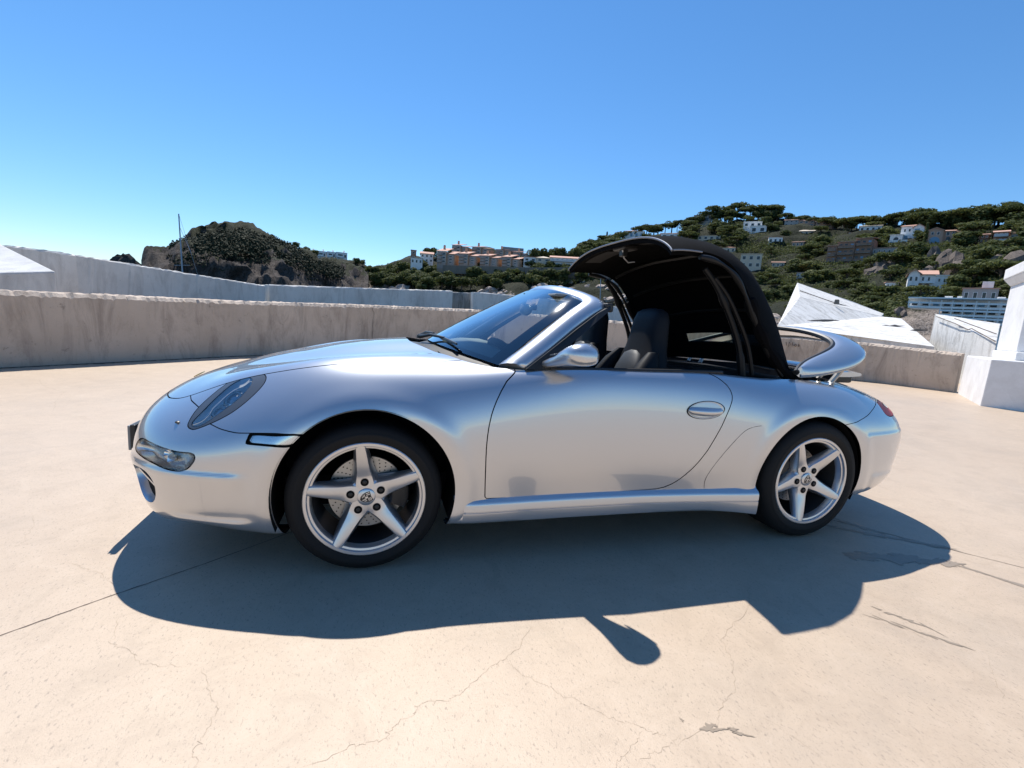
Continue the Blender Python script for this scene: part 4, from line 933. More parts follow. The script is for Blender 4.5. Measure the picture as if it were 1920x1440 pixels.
# seats
def loftsec(name, secs, material, parent, e=.55, n=28):
    """secs: (cx, cy, cz, half depth, half width, tilt)"""
    V = []
    for cx, cy, cz, hd, hw in secs:
        for k in range(n):
            t = 2*math.pi*k/n; c, s_ = math.cos(t), math.sin(t); V.append((cx+hd*abs(c)**e*np.sign(c), cy+hw*abs(s_)**e*np.sign(s_), cz))
    m = len(secs); o = mesh(name, V, [(i*n+k, (i+1)*n+k, (i+1)*n+(k+1) % n, i*n+(k+1) % n) for i in range(m-1) for k in range(n)]+[tuple(range(n)), tuple((m-1)*n+k for k in range(n))], material, parent, True, sharp=60); return fix_normals(o)
SEATIN = mat('seat_inlay', (.022, .028, .036), .6)
for yy in (-.365, .365):
    st = empty('seat', (1.35, yy, .415), 0, car)
    loftsec('backrest', [(.09, 0, .08, .09, .24), (.11, 0, .22, .085, .25), (.15, 0, .40, .08, .24), (.178, 0, .50, .075, .20), (.195, 0, .57, .07, .158), (.205, 0, .65, .065, .142), (.212, 0, .735, .058, .136), (.216, 0, .78, .047, .118), (.218, 0, .80, .027, .085), (.219, 0, .806, .006, .03)], LEATHER, st)
    for s2 in (-1, 1): loftsec('side_bolster', [(-.02, s2*.20, .14, .07, .05), (.0, s2*.215, .26, .085, .055), (.055, s2*.21, .40, .08, .05), (.105, s2*.19, .50, .06, .04), (.14, s2*.17, .56, .03, .02)], LEATHER, st, .8)
    loftsec('inlay', [(.02, 0, .20, .04, .13), (.055, 0, .34, .04, .135), (.095, 0, .46, .04, .12), (.12, 0, .54, .035, .08), (.13, 0, .56, .02, .03)], SEATIN, st, .8)
    mb = MB(); mb.box((-.16, 0, .08), (.50, .48, .17)); o = mb.build('seat_cushion', LEATHER, st); bevel(o, .05, 3)
mb = MB(); mb.box((2.02, 0, .62), (.30, 1.15, .44), 0); o = mb.build('rear_seat', LEATHER, car); bevel(o, .07, 3)
mb = MB(); mb.box((1.2, 0, .48), (.9, .2, .3)); o = mb.build('centre_console', LEATHER, car); bevel(o, .03)

# ---- soft top, half folded
SEALM = mat('roof_seal_black', (.006, .006, .0065), .5, spec=.3)
roof = empty('soft_top', (2.3, 0, .88), 0, car); RO = np.array([2.3, 0, .88])
CEN = scurve([(1.470, 0, 1.632), (1.57, 0, 1.650), (1.75, 0, 1.658), (1.95, 0, 1.640), (2.12, 0, 1.592), (2.28, 0, 1.510), (2.42, 0, 1.385), (2.55, 0, 1.22), (2.63, 0, 1.04), (2.67, 0, .90)], 60)
SID = scurve([(1.447, .672, 1.508), (1.50, .668, 1.515), (1.62, .662, 1.518), (1.745, .657, 1.503), (1.855, .655, 1.450), (1.94, .655, 1.36), (2.025, .65, 1.24), (2.112, .645, 1.12), (2.21, .645, .995), (2.315, .65, .885)], 60)
nr, nq = 60, 44; TV = []
for i in range(nr):
    c, s_ = CEN[i], SID[i]
    for k in range(nq):
        w = -1+2*k/(nq-1); a = abs(w); b = a**2.6
        p = c*(1-b)+s_*b; p = np.array([c[0]+(s_[0]-c[0])*a**2.2, (s_[1]*(1-(1-a)**1.15)) if a < 1 else s_[1], c[2]+(s_[2]-c[2])*a**2.8])
        if i > 4: p[2] += .004*math.sin(i*.9)*(1-a)*(i < 45)
        p[1] *= np.sign(w); TV.append(p)
TV = np.array(TV).reshape(nr, nq, 3)
WIN = lambda i, k: 50 <= i <= 52 and 7 <= k <= nq-9
def sheet(name, T, keep, thick, material, parent):
    n_, m_ = T.shape[:2]; du_ = np.gradient(T, axis=0); dv_ = np.gradient(T, axis=1); N_ = np.cross(du_, dv_); N_ /= np.linalg.norm(N_, axis=2)[..., None]
    if N_[n_//4, m_//2, 2] < 0: N_ = -N_
    V = list((T-RO).reshape(-1, 3))+list((T-N_*thick-RO).reshape(-1, 3)); b = n_*m_; Fc = []; cnt = {}
    for i in range(n_-1):
        for k in range(m_-1):
            if not keep(i, k): continue
            q = (i*m_+k, (i+1)*m_+k, (i+1)*m_+k+1, i*m_+k+1); Fc.append(q); Fc.append(tuple(x+b for x in q[::-1]))
            for e in range(4):
                e_ = (q[e], q[(e+1) % 4]); kk = tuple(sorted(e_)); cnt[kk] = None if kk in cnt else e_
    for e in cnt.values():
        if e: Fc.append((e[1], e[0], e[0]+b, e[1]+b))
    o = mesh(name, V, Fc, material, parent, True, sharp=50); return fix_normals(o)
sheet('fabric_cover', TV, lambda i, k: i >= 11 and not WIN(i, k), .028, CLOTH, roof)
sheet('front_panel', TV, lambda i, k: i < 11, .034, CLOTH, roof)
win = TV[50:54, 7:nq-7]
du_ = np.gradient(win, axis=0); dv_ = np.gradient(win, axis=1); Nw = np.cross(du_, dv_); Nw /= np.linalg.norm(Nw, axis=2)[..., None]
mesh('rear_window', (win-RO).reshape(-1, 3), grid_faces(win.shape[0], win.shape[1]), glass_mat('rear_glass', (.55, .66, .62), 1.5, 1.2), roof, True)
# bright edge bead round the front panel
EDGE = mat('edge_trim', (.22, .23, .25), .3, .6)
mb = MB(); mb.tube([tuple(TV[0, k]-RO+np.array([-.005, 0, -.005])) for k in range(nq)], .0055, 8); mb.build('edge_trim', EDGE, roof, True)
for sg, k in ((-1, 0), (1, nq-1)):
    mb = MB(); mb.tube([tuple(TV[i, k]-RO+np.array([0, sg*.004, -.004])) for i in range(0, 12)], .0045, 8); mb.build('edge_trim', EDGE, roof, True)
    # side rails and folded seals
    mb = MB(); mb.tube([tuple(TV[i, k]-RO+np.array([-.012, sg*.006, -.030])) for i in range(11, 58)], [.014+.004*math.sin(i*.55) for i in range(11, 58)], 10); mb.build('side_seal', SEALM, roof, True)
    P_ = scurve([(1.72, sg*.58, 1.445), (1.80, sg*.59, 1.36), (1.88, sg*.60, 1.24), (1.95, sg*.605, 1.12), (2.0, sg*.61, 1.0), (2.03, sg*.615, .86)], 24)
    mb = MB(); mb.tube([tuple(q-RO) for q in P_], [.022 if 6 < i < 9 or i > 18 else .016 for i in range(24)], 8); mb.build('linkage_arm', SEALM, roof, True)
    P_ = scurve([(1.78, sg*.595, 1.40), (1.87, sg*.605, 1.31), (1.96, sg*.615, 1.18), (2.04, sg*.62, 1.04), (2.09, sg*.625, .88)], 20)
    mb = MB(); mb.tube([tuple(q-RO) for q in P_], .012, 8); mb.build('linkage_arm', SEALM, roof, True)
    P_ = scurve([(1.98, sg*.645, 1.30), (2.06, sg*.650, 1.16), (2.15, sg*.65, 1.04), (2.26, sg*.65, .93), (2.33, sg*.655, .875)], 20)
    mb = MB(); mb.tube([tuple(q-RO) for q in P_], [.030+.006*math.sin(i*1.1) for i in range(20)], 8); mb.build('fabric_fold', CLOTH, roof, True)
# bows under the fabric
for i in (20, 31, 42):
    mb = MB(); mb.tube([tuple(TV[i, k]-RO+np.array([-.01, 0, -.045])) for k in range(2, nq-2)], .014, 6); mb.build('roof_bow', SEALM, roof, True)
# headliner patches and front latch
HEADL = mat('headliner_grey', (.030, .030, .032), .9)
c = TV[4, nq//2]-RO; mb = MB(); mb.box((c[0], 0, c[2]-.045), (.10, .16, .03)); mb.box((c[0]-.01, .0, c[2]-.075), (.04, .05, .05)); o = mb.build('latch', DARK, roof); bevel(o, .008)
mb = MB(); mb.tube([(c[0]-.03, -.02, c[2]-.06), (c[0]-.01, -.015, c[2]-.11), (c[0]+.02, -.02, c[2]-.135), (c[0]+.05, -.05, c[2]-.13)], [.005, .006, .005, .004], 8); mb.build('latch_hook', ALU, roof, True)
for sg in (-1, 1):
    mb = MB(); q0 = TV[3, 6 if sg < 0 else nq-7]-RO
    V = [TV[i, k]-RO+np.array([0, 0, -.040]) for i in (3, 5, 7, 9) for k in (range(6, 17) if sg < 0 else range(nq-17, nq-6))]; mesh('headliner_panel', V, grid_faces(4, 11), HEADL, roof, True)
# rear quarter fabric down to the deck
V = []
for i in range(40, 60):
    V += [TV[i, 0]-RO+np.array([.0, .015, 0]), TV[i, 0]-RO+np.array([.05+.010*(i-40), .03, -.03-.004*(i-40)])]
mesh('fabric_flap', V, grid_faces(20, 2), CLOTH, roof, True)
# stowage well
mb = MB(); mb.box((2.42, 0, .80), (.50, 1.30, .08)); mb.box((2.70, 0, .765), (.20, 1.1, .08)); o = mb.build('stowage_well', SHUT, car); bevel(o, .02)
P_ = scurve([(2.33, -.68, .878), (2.42, -.675, .872), (2.55, -.64, .862), (2.66, -.58, .852)], 16)
mb = MB(); mb.tube([tuple(q) for q in P_], [.020+.006*math.sin(i*1.7) for i in range(16)], 8); mb.build('well_seal', CLOTH, car, True)

# ---- stowage lid: a raised horseshoe
lid = empty('stowage_lid', (2.4, 0, .9), 0, car); LO = np.array([2.4, 0, .9])
OUTL = scurve([(2.36, .712, .925), (2.48, .708, .935), (2.62, .698, .955), (2.78, .678, .990), (2.91, .635, 1.035), (3.00, .555, 1.075), (3.06, .41, 1.115), (3.085, .21, 1.135), (3.09, 0, 1.142)], 50)
INL = scurve([(2.335, .695, .925), (2.42, .645, .962), (2.52, .615, .998), (2.64, .585, 1.035), (2.75, .545, 1.075), (2.825, .47, 1.110), (2.865, .34, 1.145), (2.875, .17, 1.170), (2.875, 0, 1.180)], 50)
LV = []
for sg in (-1, 1):
    idx = range(50) if sg < 0 else range(48, -1, -1)
    for i in idx:
        a, b = INL[i], OUTL[i]; row = []
        for t, h in ((0, -.012), (.015, .0), (.1, .010), (.3, .020), (.55, .022), (.8, .014), (.95, .0), (1., -.012)):
            p = a+(b-a)*t; row.append(np.array([p[0], sg*p[1], p[2]+h])-LO)
        row += [row[-1]+np.array([0, 0, -.012]), (row[-1]+row[0])/2+np.array([0, 0, -.026]), row[0]+np.array([0, 0, -.014])]
        LV += row
m_ = 11; nl = len(LV)//m_
o = mesh('lid_panel', LV, grid_faces(nl, m_, True)+[tuple(range(m_)), tuple((nl-1)*m_+k for k in range(m_))[::-1]], PAINT, lid, True, sharp=45); fix_normals(o)
inner = [LV[i*m_] for i in range(nl)]
mb = MB(); mb.tube([tuple(q+np.array([-.006, 0, .0])) for q in inner], .017, 8); mb.build('lid_seal', DARK, lid, True)
outer = [LV[i*m_+8] for i in range(nl)]
mb = MB(); mb.tube([tuple(q*np.array([1, .985, 1])+np.array([-.012, 0, -.006])) for q in outer], .012, 6); mb.build('lid_edge', ALU, lid, True)
for sg in (-1, 1):
    for (x0, z0, x1, z1, r) in ((2.58, .845, 2.66, .955, .013), (2.68, .835, 2.86, 1.000, .008), (2.70, .835, 2.76, .935, .016)):
        mb = MB(); mb.tube([(x0-LO[0], sg*.60, z0-LO[2]), (x1-LO[0], sg*.62, z1-LO[2])], r, 8); mb.build('lid_strut', ALU, lid, True)
# raised rear spoiler blade
sp = empty('rear_spoiler', (3.05, 0, .90), 0, car)
V = []
ny = 30
for k in range(ny):
    w = -1+2*k/(ny-1); y = .50*w; dx = -.06*w*w
    for x, z in ((-.13, -.012), (-.10, .006), (0, .012), (.09, .006), (.105, -.004), (.09, -.014), (0, -.022), (-.10, -.024)): V.append((x+dx, y, z+.02-.02*w*w))
o = mesh('blade', V, grid_faces(ny, 8, True)+[tuple(range(8)), tuple((ny-1)*8+k for k in range(8))], PAINT, sp, True, sharp=45); fix_normals(o)
mb = MB(); mb.box((-.02, 0, -.045), (.16, .86, .05)); o = mb.build('bellows', DARK, sp); bevel(o, .012)
for t in list(bpy.data.objects):
    if t.name.split('.')[0] in ('tread_groove', 'disc_hole'): t['kind'] = 'stuff'
# ------------------------------------------------------------------ sea, headland, hillside
SEA_Z = -5.0
sea_m = mat('sea_water', (.02, .06, .09), .12); _g = NB(sea_m); _g.bump(_g.noise(_g.vec((1, 2.2, 1)), .35, 6, .6), .6, .4)
o = mesh('sea', [(-9000, -9000, SEA_Z), (9000, -9000, SEA_Z), (9000, 9000, SEA_Z), (-9000, 9000, SEA_Z)], [(0, 1, 2, 3)], sea_m); tag(o, kind='structure')
def az_el(u, v):
    d = ray(u, v); return math.atan2(d[0], d[1]), d[2]/math.hypot(d[0], d[1])
def fbm(x, y, seed=0, octs=5, lac=2.03, gain=.5):
    """value noise, numpy"""
    x = np.asarray(x, float); y = np.asarray(y, float); out = np.zeros(np.broadcast(x, y).shape); a = 1.
    def h(i, j): 
        n = (i*374761393+j*668265263+seed*974711) & 0x7fffffff; n = ((n ^ (n >> 13))*1274126177) & 0x7fffffff; return ((n ^ (n >> 16)) & 0xffff)/65535.
    for _ in range(octs):
        xi, yi = np.floor(x).astype(np.int64), np.floor(y).astype(np.int64); fx, fy = x-xi, y-yi; sx, sy = fx*fx*(3-2*fx), fy*fy*(3-2*fy)
        v = (h(xi, yi)*(1-sx)+h(xi+1, yi)*sx)*(1-sy)+(h(xi, yi+1)*(1-sx)+h(xi+1, yi+1)*sx)*sy
        out += a*(v-.5); x = x*lac+17.3; y = y*lac+9.1; a *= gain
    return out
class Terrain:
    """sheet over (column u, row t): rows run from the shore to the crest and down behind"""
    def __init__(s, cols, nu, rows, noise, seed):
        # cols: u, then [(v, r), ...] control points from low to high
        s.u = np.array([c[0] for c in cols], float); s.K = np.array([c[1] for c in cols], float); s.noise = noise; s.seed = seed; s.cache = {}
        s.uu = np.linspace(s.u[0], s.u[-1], nu); s.rows = rows
    def ctrl(s, u): return np.stack([[np.interp(u, s.u, s.K[:, k, j]) for j in range(2)] for k in range(s.K.shape[1])])
    def profile(s, u, n=80):
        """points (r, z) up the slope along the azimuth of column u (azimuth taken at the horizon row)"""
        C_ = s.ctrl(u); rs, zs = [], []
        az, _ = az_el(u, 560)
        for v, r in C_:
            # elevation for this column at row v
            _, te = az_el(u, v); rs.append(r); zs.append(CAM_C[2]+r*te)
        rs = [rs[0]-26]+rs+[rs[-1]+18, rs[-1]+120]; zs = [SEA_Z-2]+zs+[zs[-1]-4, zs[-1]-35]
        d = np.r_[0, np.cumsum(np.hypot(np.diff(rs), np.diff(zs)))]; q = np.linspace(0, d[-1], n)
        return az, np.interp(q, d, rs), np.interp(q, d, zs)
    def build(s, name, material, n=90):
        V = []
        for u in s.uu:
            az, r, z = s.profile(u, n); x = CAM_C[0]+r*math.sin(az); y = CAM_C[1]+r*math.cos(az)
            k = np.clip((z-SEA_Z)/6, 0, 1); a, f = s.noise
            dz = a*fbm(x*f, y*f+z*f*.8, s.seed)*k; dr = a*1.3*fbm(x*f*1.3+50, z*f*1.6+y*f*.4, s.seed+5)*k
            V += list(np.stack([x+dr*math.sin(az), y+dr*math.cos(az), z+dz], 1))
        s.V = np.array(V).reshape(len(s.uu), n, 3)
        o = mesh(name, V, grid_faces(len(s.uu), n), material, None, True); s.o = o; return o
    def on(s, u, v):
        """ground point seen at photo column u, row v"""
        k = round(u/2.5)
        if k not in s.cache: s.cache[k] = s.profile(k*2.5, 240)
        az, r, z = s.cache[k]; te = (z-CAM_C[2])/r; _, t0 = az_el(u, v)
        i = np.argmax(te >= t0) if (te >= t0).any() else int(np.argmax(te)); d = ray(u, v); a2 = math.atan2(d[0], d[1])
        return np.array([CAM_C[0]+r[i]*math.sin(a2), CAM_C[1]+r[i]*math.cos(a2), z[i]])
def rock_mat(name, veg, rock1, rock2, green, vline, soft=.12):
    m = mat(name, rock1, .9, spec=.2); g = NB(m)
    geo = g.n('ShaderNodeNewGeometry'); sep = g.n('ShaderNodeSeparateXYZ'); g.l(geo.outputs['Normal'], sep.inputs[0]); pos = g.n('ShaderNodeSeparateXYZ'); g.l(geo.outputs['Position'], pos.inputs[0])
    n1 = g.noise(g.vec(), .10, 8, .7); n2 = g.noise(g.vec((1, 1, .35)), .55, 8, .75, .5); n3 = g.noise(g.vec(), 2.2, 5, .7)
    c = g.mix(g.ramp(n2, [(.36, (0, 0, 0)), (.60, (1, 1, 1))]), rock1, rock2)
    c = g.mix(g.ramp(n3, [(.42, (.75, .75, .75)), (.52, (0, 0, 0))]), c, tuple(x*.4 for x in rock1))
    up = g.math('ADD', sep.outputs['Z'], g.math('MULTIPLY', g.math('SUBTRACT', n1, .5), .9))
    hz = g.math('MULTIPLY', g.math('SUBTRACT', pos.outputs['Z'], vline), .05)
    k = g.ramp(g.math('ADD', up, hz), [(veg, (0, 0, 0)), (veg+soft, (1, 1, 1))])
    gr = g.mix(n3, tuple(x*.5 for x in green), tuple(x*1.3 for x in green))
    g.col(g.mix(k, c, gr)); b1 = g.bump(n2, .9, 1.2); g.bump(n3, .8, .35, b1); return m
HEAD_M = rock_mat('headland_rock', .95, (.055, .047, .042), (.115, .096, .085), (.026, .031, .014), 12.)
HILL_M = rock_mat('hillside_ground', .36, (.30, .245, .20), (.46, .385, .33), (.022, .026, .012), 17.)
head = Terrain([(268, [(524, 150), (514, 158), (508, 168), (503, 178)]), (275, [(522, 150), (503, 158), (494, 168), (488, 180)]), (290, [(525, 150), (500, 158), (486, 168), (479, 180)]), (315, [(528, 150), (500, 158), (483, 168), (474, 182)]),
    (340, [(530, 150), (497, 157), (470, 167), (456, 184)]), (370, [(532, 150), (495, 157), (458, 168), (443, 188)]), (395, [(534, 150), (493, 156), (452, 168), (435, 190)]), (425, [(536, 150), (490, 156), (447, 168), (429, 192)]), (467, [(538, 152), (490, 158), (449, 170), (431, 194)]),
    (510, [(540, 156), (495, 161), (462, 174), (448, 198)]), (540, [(541, 160), (500, 165), (472, 180), (461, 204)]), (570, [(542, 166), (506, 172), (482, 188), (473, 212)]), (600, [(543, 175), (512, 182), (494, 198), (486, 222)]), (640, [(545, 190), (520, 198), (506, 212), (500, 236)]), (690, [(548, 205), (530, 214), (518, 226), (512, 248)])], 190, 4, (9.0, .075), 3)
o = head.build('headland', HEAD_M); tag(o, kind='structure')
hill = Terrain([(480, [(548, 235), (520, 248), (502, 275), (496, 300)]), (560, [(550, 232), (522, 246), (498, 275), (488, 300)]), (620, [(552, 228), (524, 244), (500, 275), (491, 300)]), (700, [(554, 220), (535, 232), (508, 262), (500, 292)]), (760, [(556, 214), (537, 228), (505, 258), (487, 292)]), (820, [(558, 208), (540, 222), (508, 254), (478, 292)]),
    (900, [(562, 204), (546, 216), (512, 250), (470, 296)]), (960, [(566, 200), (550, 214), (513, 246), (474, 300)]), (1010, [(572, 196), (553, 210), (512, 244), (482, 304)]), (1070, [(580, 190), (556, 206), (510, 244), (474, 308)]), (1120, [(586, 186), (558, 204), (508, 244), (462, 316)]), (1180, [(594, 182), (562, 202), (508, 246), (446, 330)]),
    (1240, [(602, 178), (570, 200), (510, 250), (432, 345)]), (1300, [(610, 176), (578, 200), (515, 252), (420, 355)]), (1360, [(618, 174), (584, 200), (520, 252), (408, 360)]), (1430, [(626, 172), (588, 200), (525, 250), (404, 360)]), (1500, [(634, 170), (590, 198), (525, 246), (420, 352)]),
    (1570, [(640, 166), (594, 192), (520, 240), (424, 345)]), (1650, [(648, 160), (590, 178), (520, 226), (428, 335)]), (1720, [(654, 154), (582, 172), (545, 196), (424, 325)]), (1790, [(660, 150), (575, 170), (550, 188), (420, 318)]), (1860, [(668, 148), (575, 168), (545, 184), (416, 312)]), (1920, [(674, 146), (575, 166), (540, 182), (412, 308)]),
    (2050, [(690, 142), (585, 164), (530, 190), (412, 300)]), (2300, [(720, 140), (600, 165), (540, 195), (430, 295)]), (2600, [(750, 140), (640, 170), (590, 200), (520, 280)])], 330, 4, (5.0, .05), 11)
o = hill.build('hillside', HILL_M, 110); tag(o, kind='structure')
p = at_depth(232, 484, 190); V = []                        # low reef left of the headland
for i in range(9):
    for k in range(14):
        a = 2*math.pi*k/14; r_ = math.cos(i/8*math.pi/2); V.append((p[0]+11*r_*math.cos(a)*(1+.3*nrng.normal()*.5), p[1]+5*r_*math.sin(a), SEA_Z+(p[2]-SEA_Z+1)*math.sin(i/8*math.pi/2)*(1+.05*nrng.normal())))
o = mesh('reef', V, grid_faces(9, 14, True), HEAD_M); tag(o, 'small jagged brown rock rising from the sea left of the headland', 'rock')
# boulders along the shore
ROCKM = mat('shore_rock', (.40, .33, .28), .9); g = NB(ROCKM); n2 = g.noise(g.vec((1, 1, 2.5)), 1.2, 8, .75, .4); g.col(g.mix(g.ramp(n2, [(.38, (0, 0, 0)), (.6, (1, 1, 1))]), (.20, .155, .13), (.52, .44, .38))); g.bump(n2, 1., .5)
def boulder_mesh(seed):
    r = np.random.default_rng(seed); bm = bmesh.new(); bmesh.ops.create_icosphere(bm, subdivisions=2, radius=1)
    for v in bm.verts:
        q = np.array(v.co); k = 1+1.0*fbm(np.array([q[0]*1.6+seed*7]), np.array([q[1]*1.6+q[2]*2.1]), seed, 4)[0]; v.co = Vector(q*k)
    me = bpy.data.meshes.new('shore_boulder'); bm.to_mesh(me); bm.free(); me.materials.append(ROCKM); return me
BM = [boulder_mesh(i) for i in range(5)]
for i in range(110):
    if i < 40: u, v = rng.uniform(620, 760), rng.uniform(520, 542)
    elif i < 90: u, v = rng.uniform(900, 1200), None
    else: u, v = rng.uniform(1420, 1480), rng.uniform(590, 640)
    if v is None: v = rng.uniform(0, 1)*34+np.interp(u, [900, 1000, 1100, 1200], [540, 532, 528, 535])
    if i < 40: v = np.interp(u, [620, 680, 760], [505, 515, 535])+rng.uniform(0, 24)
    q = hill.on(u, v); s_ = rng.uniform(.8, 2.6)
    o = link_mesh('shore_boulder', BM[i % 5], None, (q[0], q[1], q[2]), (rng.uniform(-.4, .4), rng.uniform(-.4, .4), rng.uniform(0, 6.3))); o.scale = (s_*1.5, s_, s_*.8)
    sect = ('between the headland and the wooded bank', 'below the stone retaining wall', 'beside the tilted white slab')[0 if i < 40 else 1 if i < 90 else 2]; tag(o, 'pale brown boulder on the rocky shore '+sect, 'boulder', 'boulders '+sect)

# ------------------------------------------------------------------ trees
LEAF = mat('pine_foliage', (.06, .085, .03), .75, spec=.2); g = NB(LEAF)
oi = g.n('ShaderNodeObjectInfo'); n1 = g.noise(g.vec(), .9, 4); 
c = g.mix(oi.outputs['Random'], (.036, .058, .024), (.150, .160, .062)); g.col(g.mix(g.ramp(n1, [(.35, (0, 0, 0)), (.65, (1, 1, 1))]), c, (.070, .092, .028)))
_out = LEAF.node_tree.nodes['Material Output']; _tr = g.n('ShaderNodeBsdfTranslucent'); _mx = g.n('ShaderNodeMixShader'); _mx.inputs[0].default_value = .34
_c = g.mix(.5, g.b.inputs['Base Color'].links[0].from_socket, (.12, .13, .03)); g.l(_c, _tr.inputs[0]); g.l(g.b.outputs[0], _mx.inputs[1]); g.l(_tr.outputs[0], _mx.inputs[2]); g.l(_mx.outputs[0], _out.inputs[0])
DARKLEAF = mat('headland_scrub_leaf', (.030, .036, .019), .8, spec=.15)
BARK = mat('pine_bark', (.12, .085, .065), .9)
def crown_mesh(kind, seed, n):
    r = np.random.default_rng(seed); cl = []
    if kind == 'umbrella':
        for _ in range(15): a, q = r.uniform(0, 6.28), math.sqrt(r.random())*3.6; cl.append((q*math.cos(a), q*math.sin(a), 5.6+1.3*(1-(q/4)**2)+r.normal(0, .3), r.uniform(1.1, 1.9), .62))
    elif kind == 'round':
        for _ in range(16): d = r.normal(0, 1, 3); d /= np.linalg.norm(d); q = 2.0*r.random()**.4; cl.append((d[0]*q, d[1]*q, 4.2+d[2]*q*1.05-.6, r.uniform(1.0, 1.6), .9))
    elif kind == 'loose':
        for _ in range(12): a, q = r.uniform(0, 6.28), r.uniform(.2, 2.8); cl.append((q*math.cos(a), q*math.sin(a), r.uniform(2.6, 6.8), r.uniform(.9, 1.5), .7))
    else:
        for i in range(10): z = .8+i*.85; cl.append((r.normal(0, .08), r.normal(0, .08), z, .85*(1-.07*i)+.1, 1.3))
    V, Fc = [], []
    per = n//len(cl)
    for cx, cy, cz, rad, fl in cl:
        for _ in range(per):
            d = r.normal(0, 1, 3); d /= np.linalg.norm(d); p = np.array([cx, cy, cz])+d*rad*np.array([1, 1, fl])*r.uniform(.72, 1.05); s_ = r.uniform(.16, .36)
            t = np.cross(d, r.normal(0, 1, 3)); t /= np.linalg.norm(t)+1e-9; b = np.cross(d+r.normal(0, .5, 3), t); b /= np.linalg.norm(b)+1e-9
            k = len(V); V += [p-t*s_-b*s_*.6, p+t*s_-b*s_*.6, p+t*s_*.6+b*s_*.8, p-t*s_*.6+b*s_*.8]; Fc.append((k, k+1, k+2, k+3))
    me = bpy.data.meshes.new('crown'); me.from_pydata([tuple(map(float, v)) for v in V], [], Fc); me.materials.append(LEAF); me.update(); return me, cl
def trunk_mesh(kind, cl, seed):
    r = np.random.default_rng(seed); mb = MB(); top = 4.6 if kind == 'umbrella' else 4.0
    mb.tube([(0, 0, -2.5), (.1, .05, top*.5), (.05, .1, top)], [.30, .22, .15], 7)
    if kind != 'cypress':
        for cx, cy, cz, rad, _ in cl[:6]: mb.tube([(.06, .06, top*.72), (cx*.5, cy*.5, (top+cz)/2), (cx*.9, cy*.9, cz)], [.12, .08, .04], 5)
    me = bpy.data.meshes.new('trunk'); me.from_pydata(mb.V, [], mb.F); me.materials.append(BARK); me.update(); return me
KINDS = {}
for kind, num, n in (('umbrella', 4, 1500), ('round', 4, 1300), ('loose', 3, 1000), ('cypress', 1, 700)):
    KINDS[kind] = []
    for i in range(num): me, cl = crown_mesh(kind, i*13+len(kind), n); KINDS[kind].append((me, trunk_mesh(kind, cl, i)))
NAMES = {'umbrella': ('stone_pine', 'stone pine'), 'round': ('round_tree', 'tree'), 'loose': ('loose_pine', 'pine'), 'cypress': ('cypress_tree', 'cypress')}
def tree(kind, p, h, label, group, wide=1.):
    nm, cat = NAMES[kind]; cm, tm = rng.choice(KINDS[kind]); base = {'umbrella': 7.8, 'round': 6.6, 'loose': 7.8, 'cypress': 9.4}[kind]
    e = empty(nm, tuple(p), rng.uniform(0, 6.28)); s_ = h/base; e.scale = (s_*wide, s_*wide, s_)
    tag(e, label, cat, group); link_mesh('trunk', tm, e); link_mesh('crown', cm, e); return e
house_boxes = []                       # (u0, u1, v0, v1) kept clear of trees
# ------------------------------------------------------------------ houses on the hillside
def plaster(name, col): 
    m = mat(name, col, .85, spec=.2); g = NB(m); n = g.noise(g.vec((1, 1, .3)), .8, 6, .7); g.col(g.mix(g.ramp(n, [(.42, (0, 0, 0)), (.7, (1, 1, 1))]), col, tuple(x*.8 for x in col))); return m
HW = plaster('white_plaster', (.84, .83, .81)); HC = plaster('cream_plaster', (.62, .53, .42)); HO = plaster('orange_plaster', (.56, .38, .26)); HP = plaster('pink_plaster', (.50, .33, .25)); HB = plaster('brown_brick', (.30, .19, .14)); HG = plaster('grey_render', (.42, .39, .37)); HF = plaster('rose_facade', (.46, .36, .31)); HS = plaster('stone_wall', (.24, .20, .165))
TILE = mat('roof_tiles', (.5, .28, .2), .85); _g = NB(TILE); _n = _g.noise(_g.vec(), 1.6, 5, .7); _g.col(_g.mix(_n, (.42, .22, .155), (.60, .38, .29)))
FLAT = mat('flat_roof', (.50, .48, .45), .9); WINM = mat('window_dark', (.025, .03, .037), .12); SHUTM = mat('shutter_blue', (.16, .30, .42), .6); BALM = mat('balcony_rail', (.55, .56, .56), .5)
near_names = []
SHORT = {}
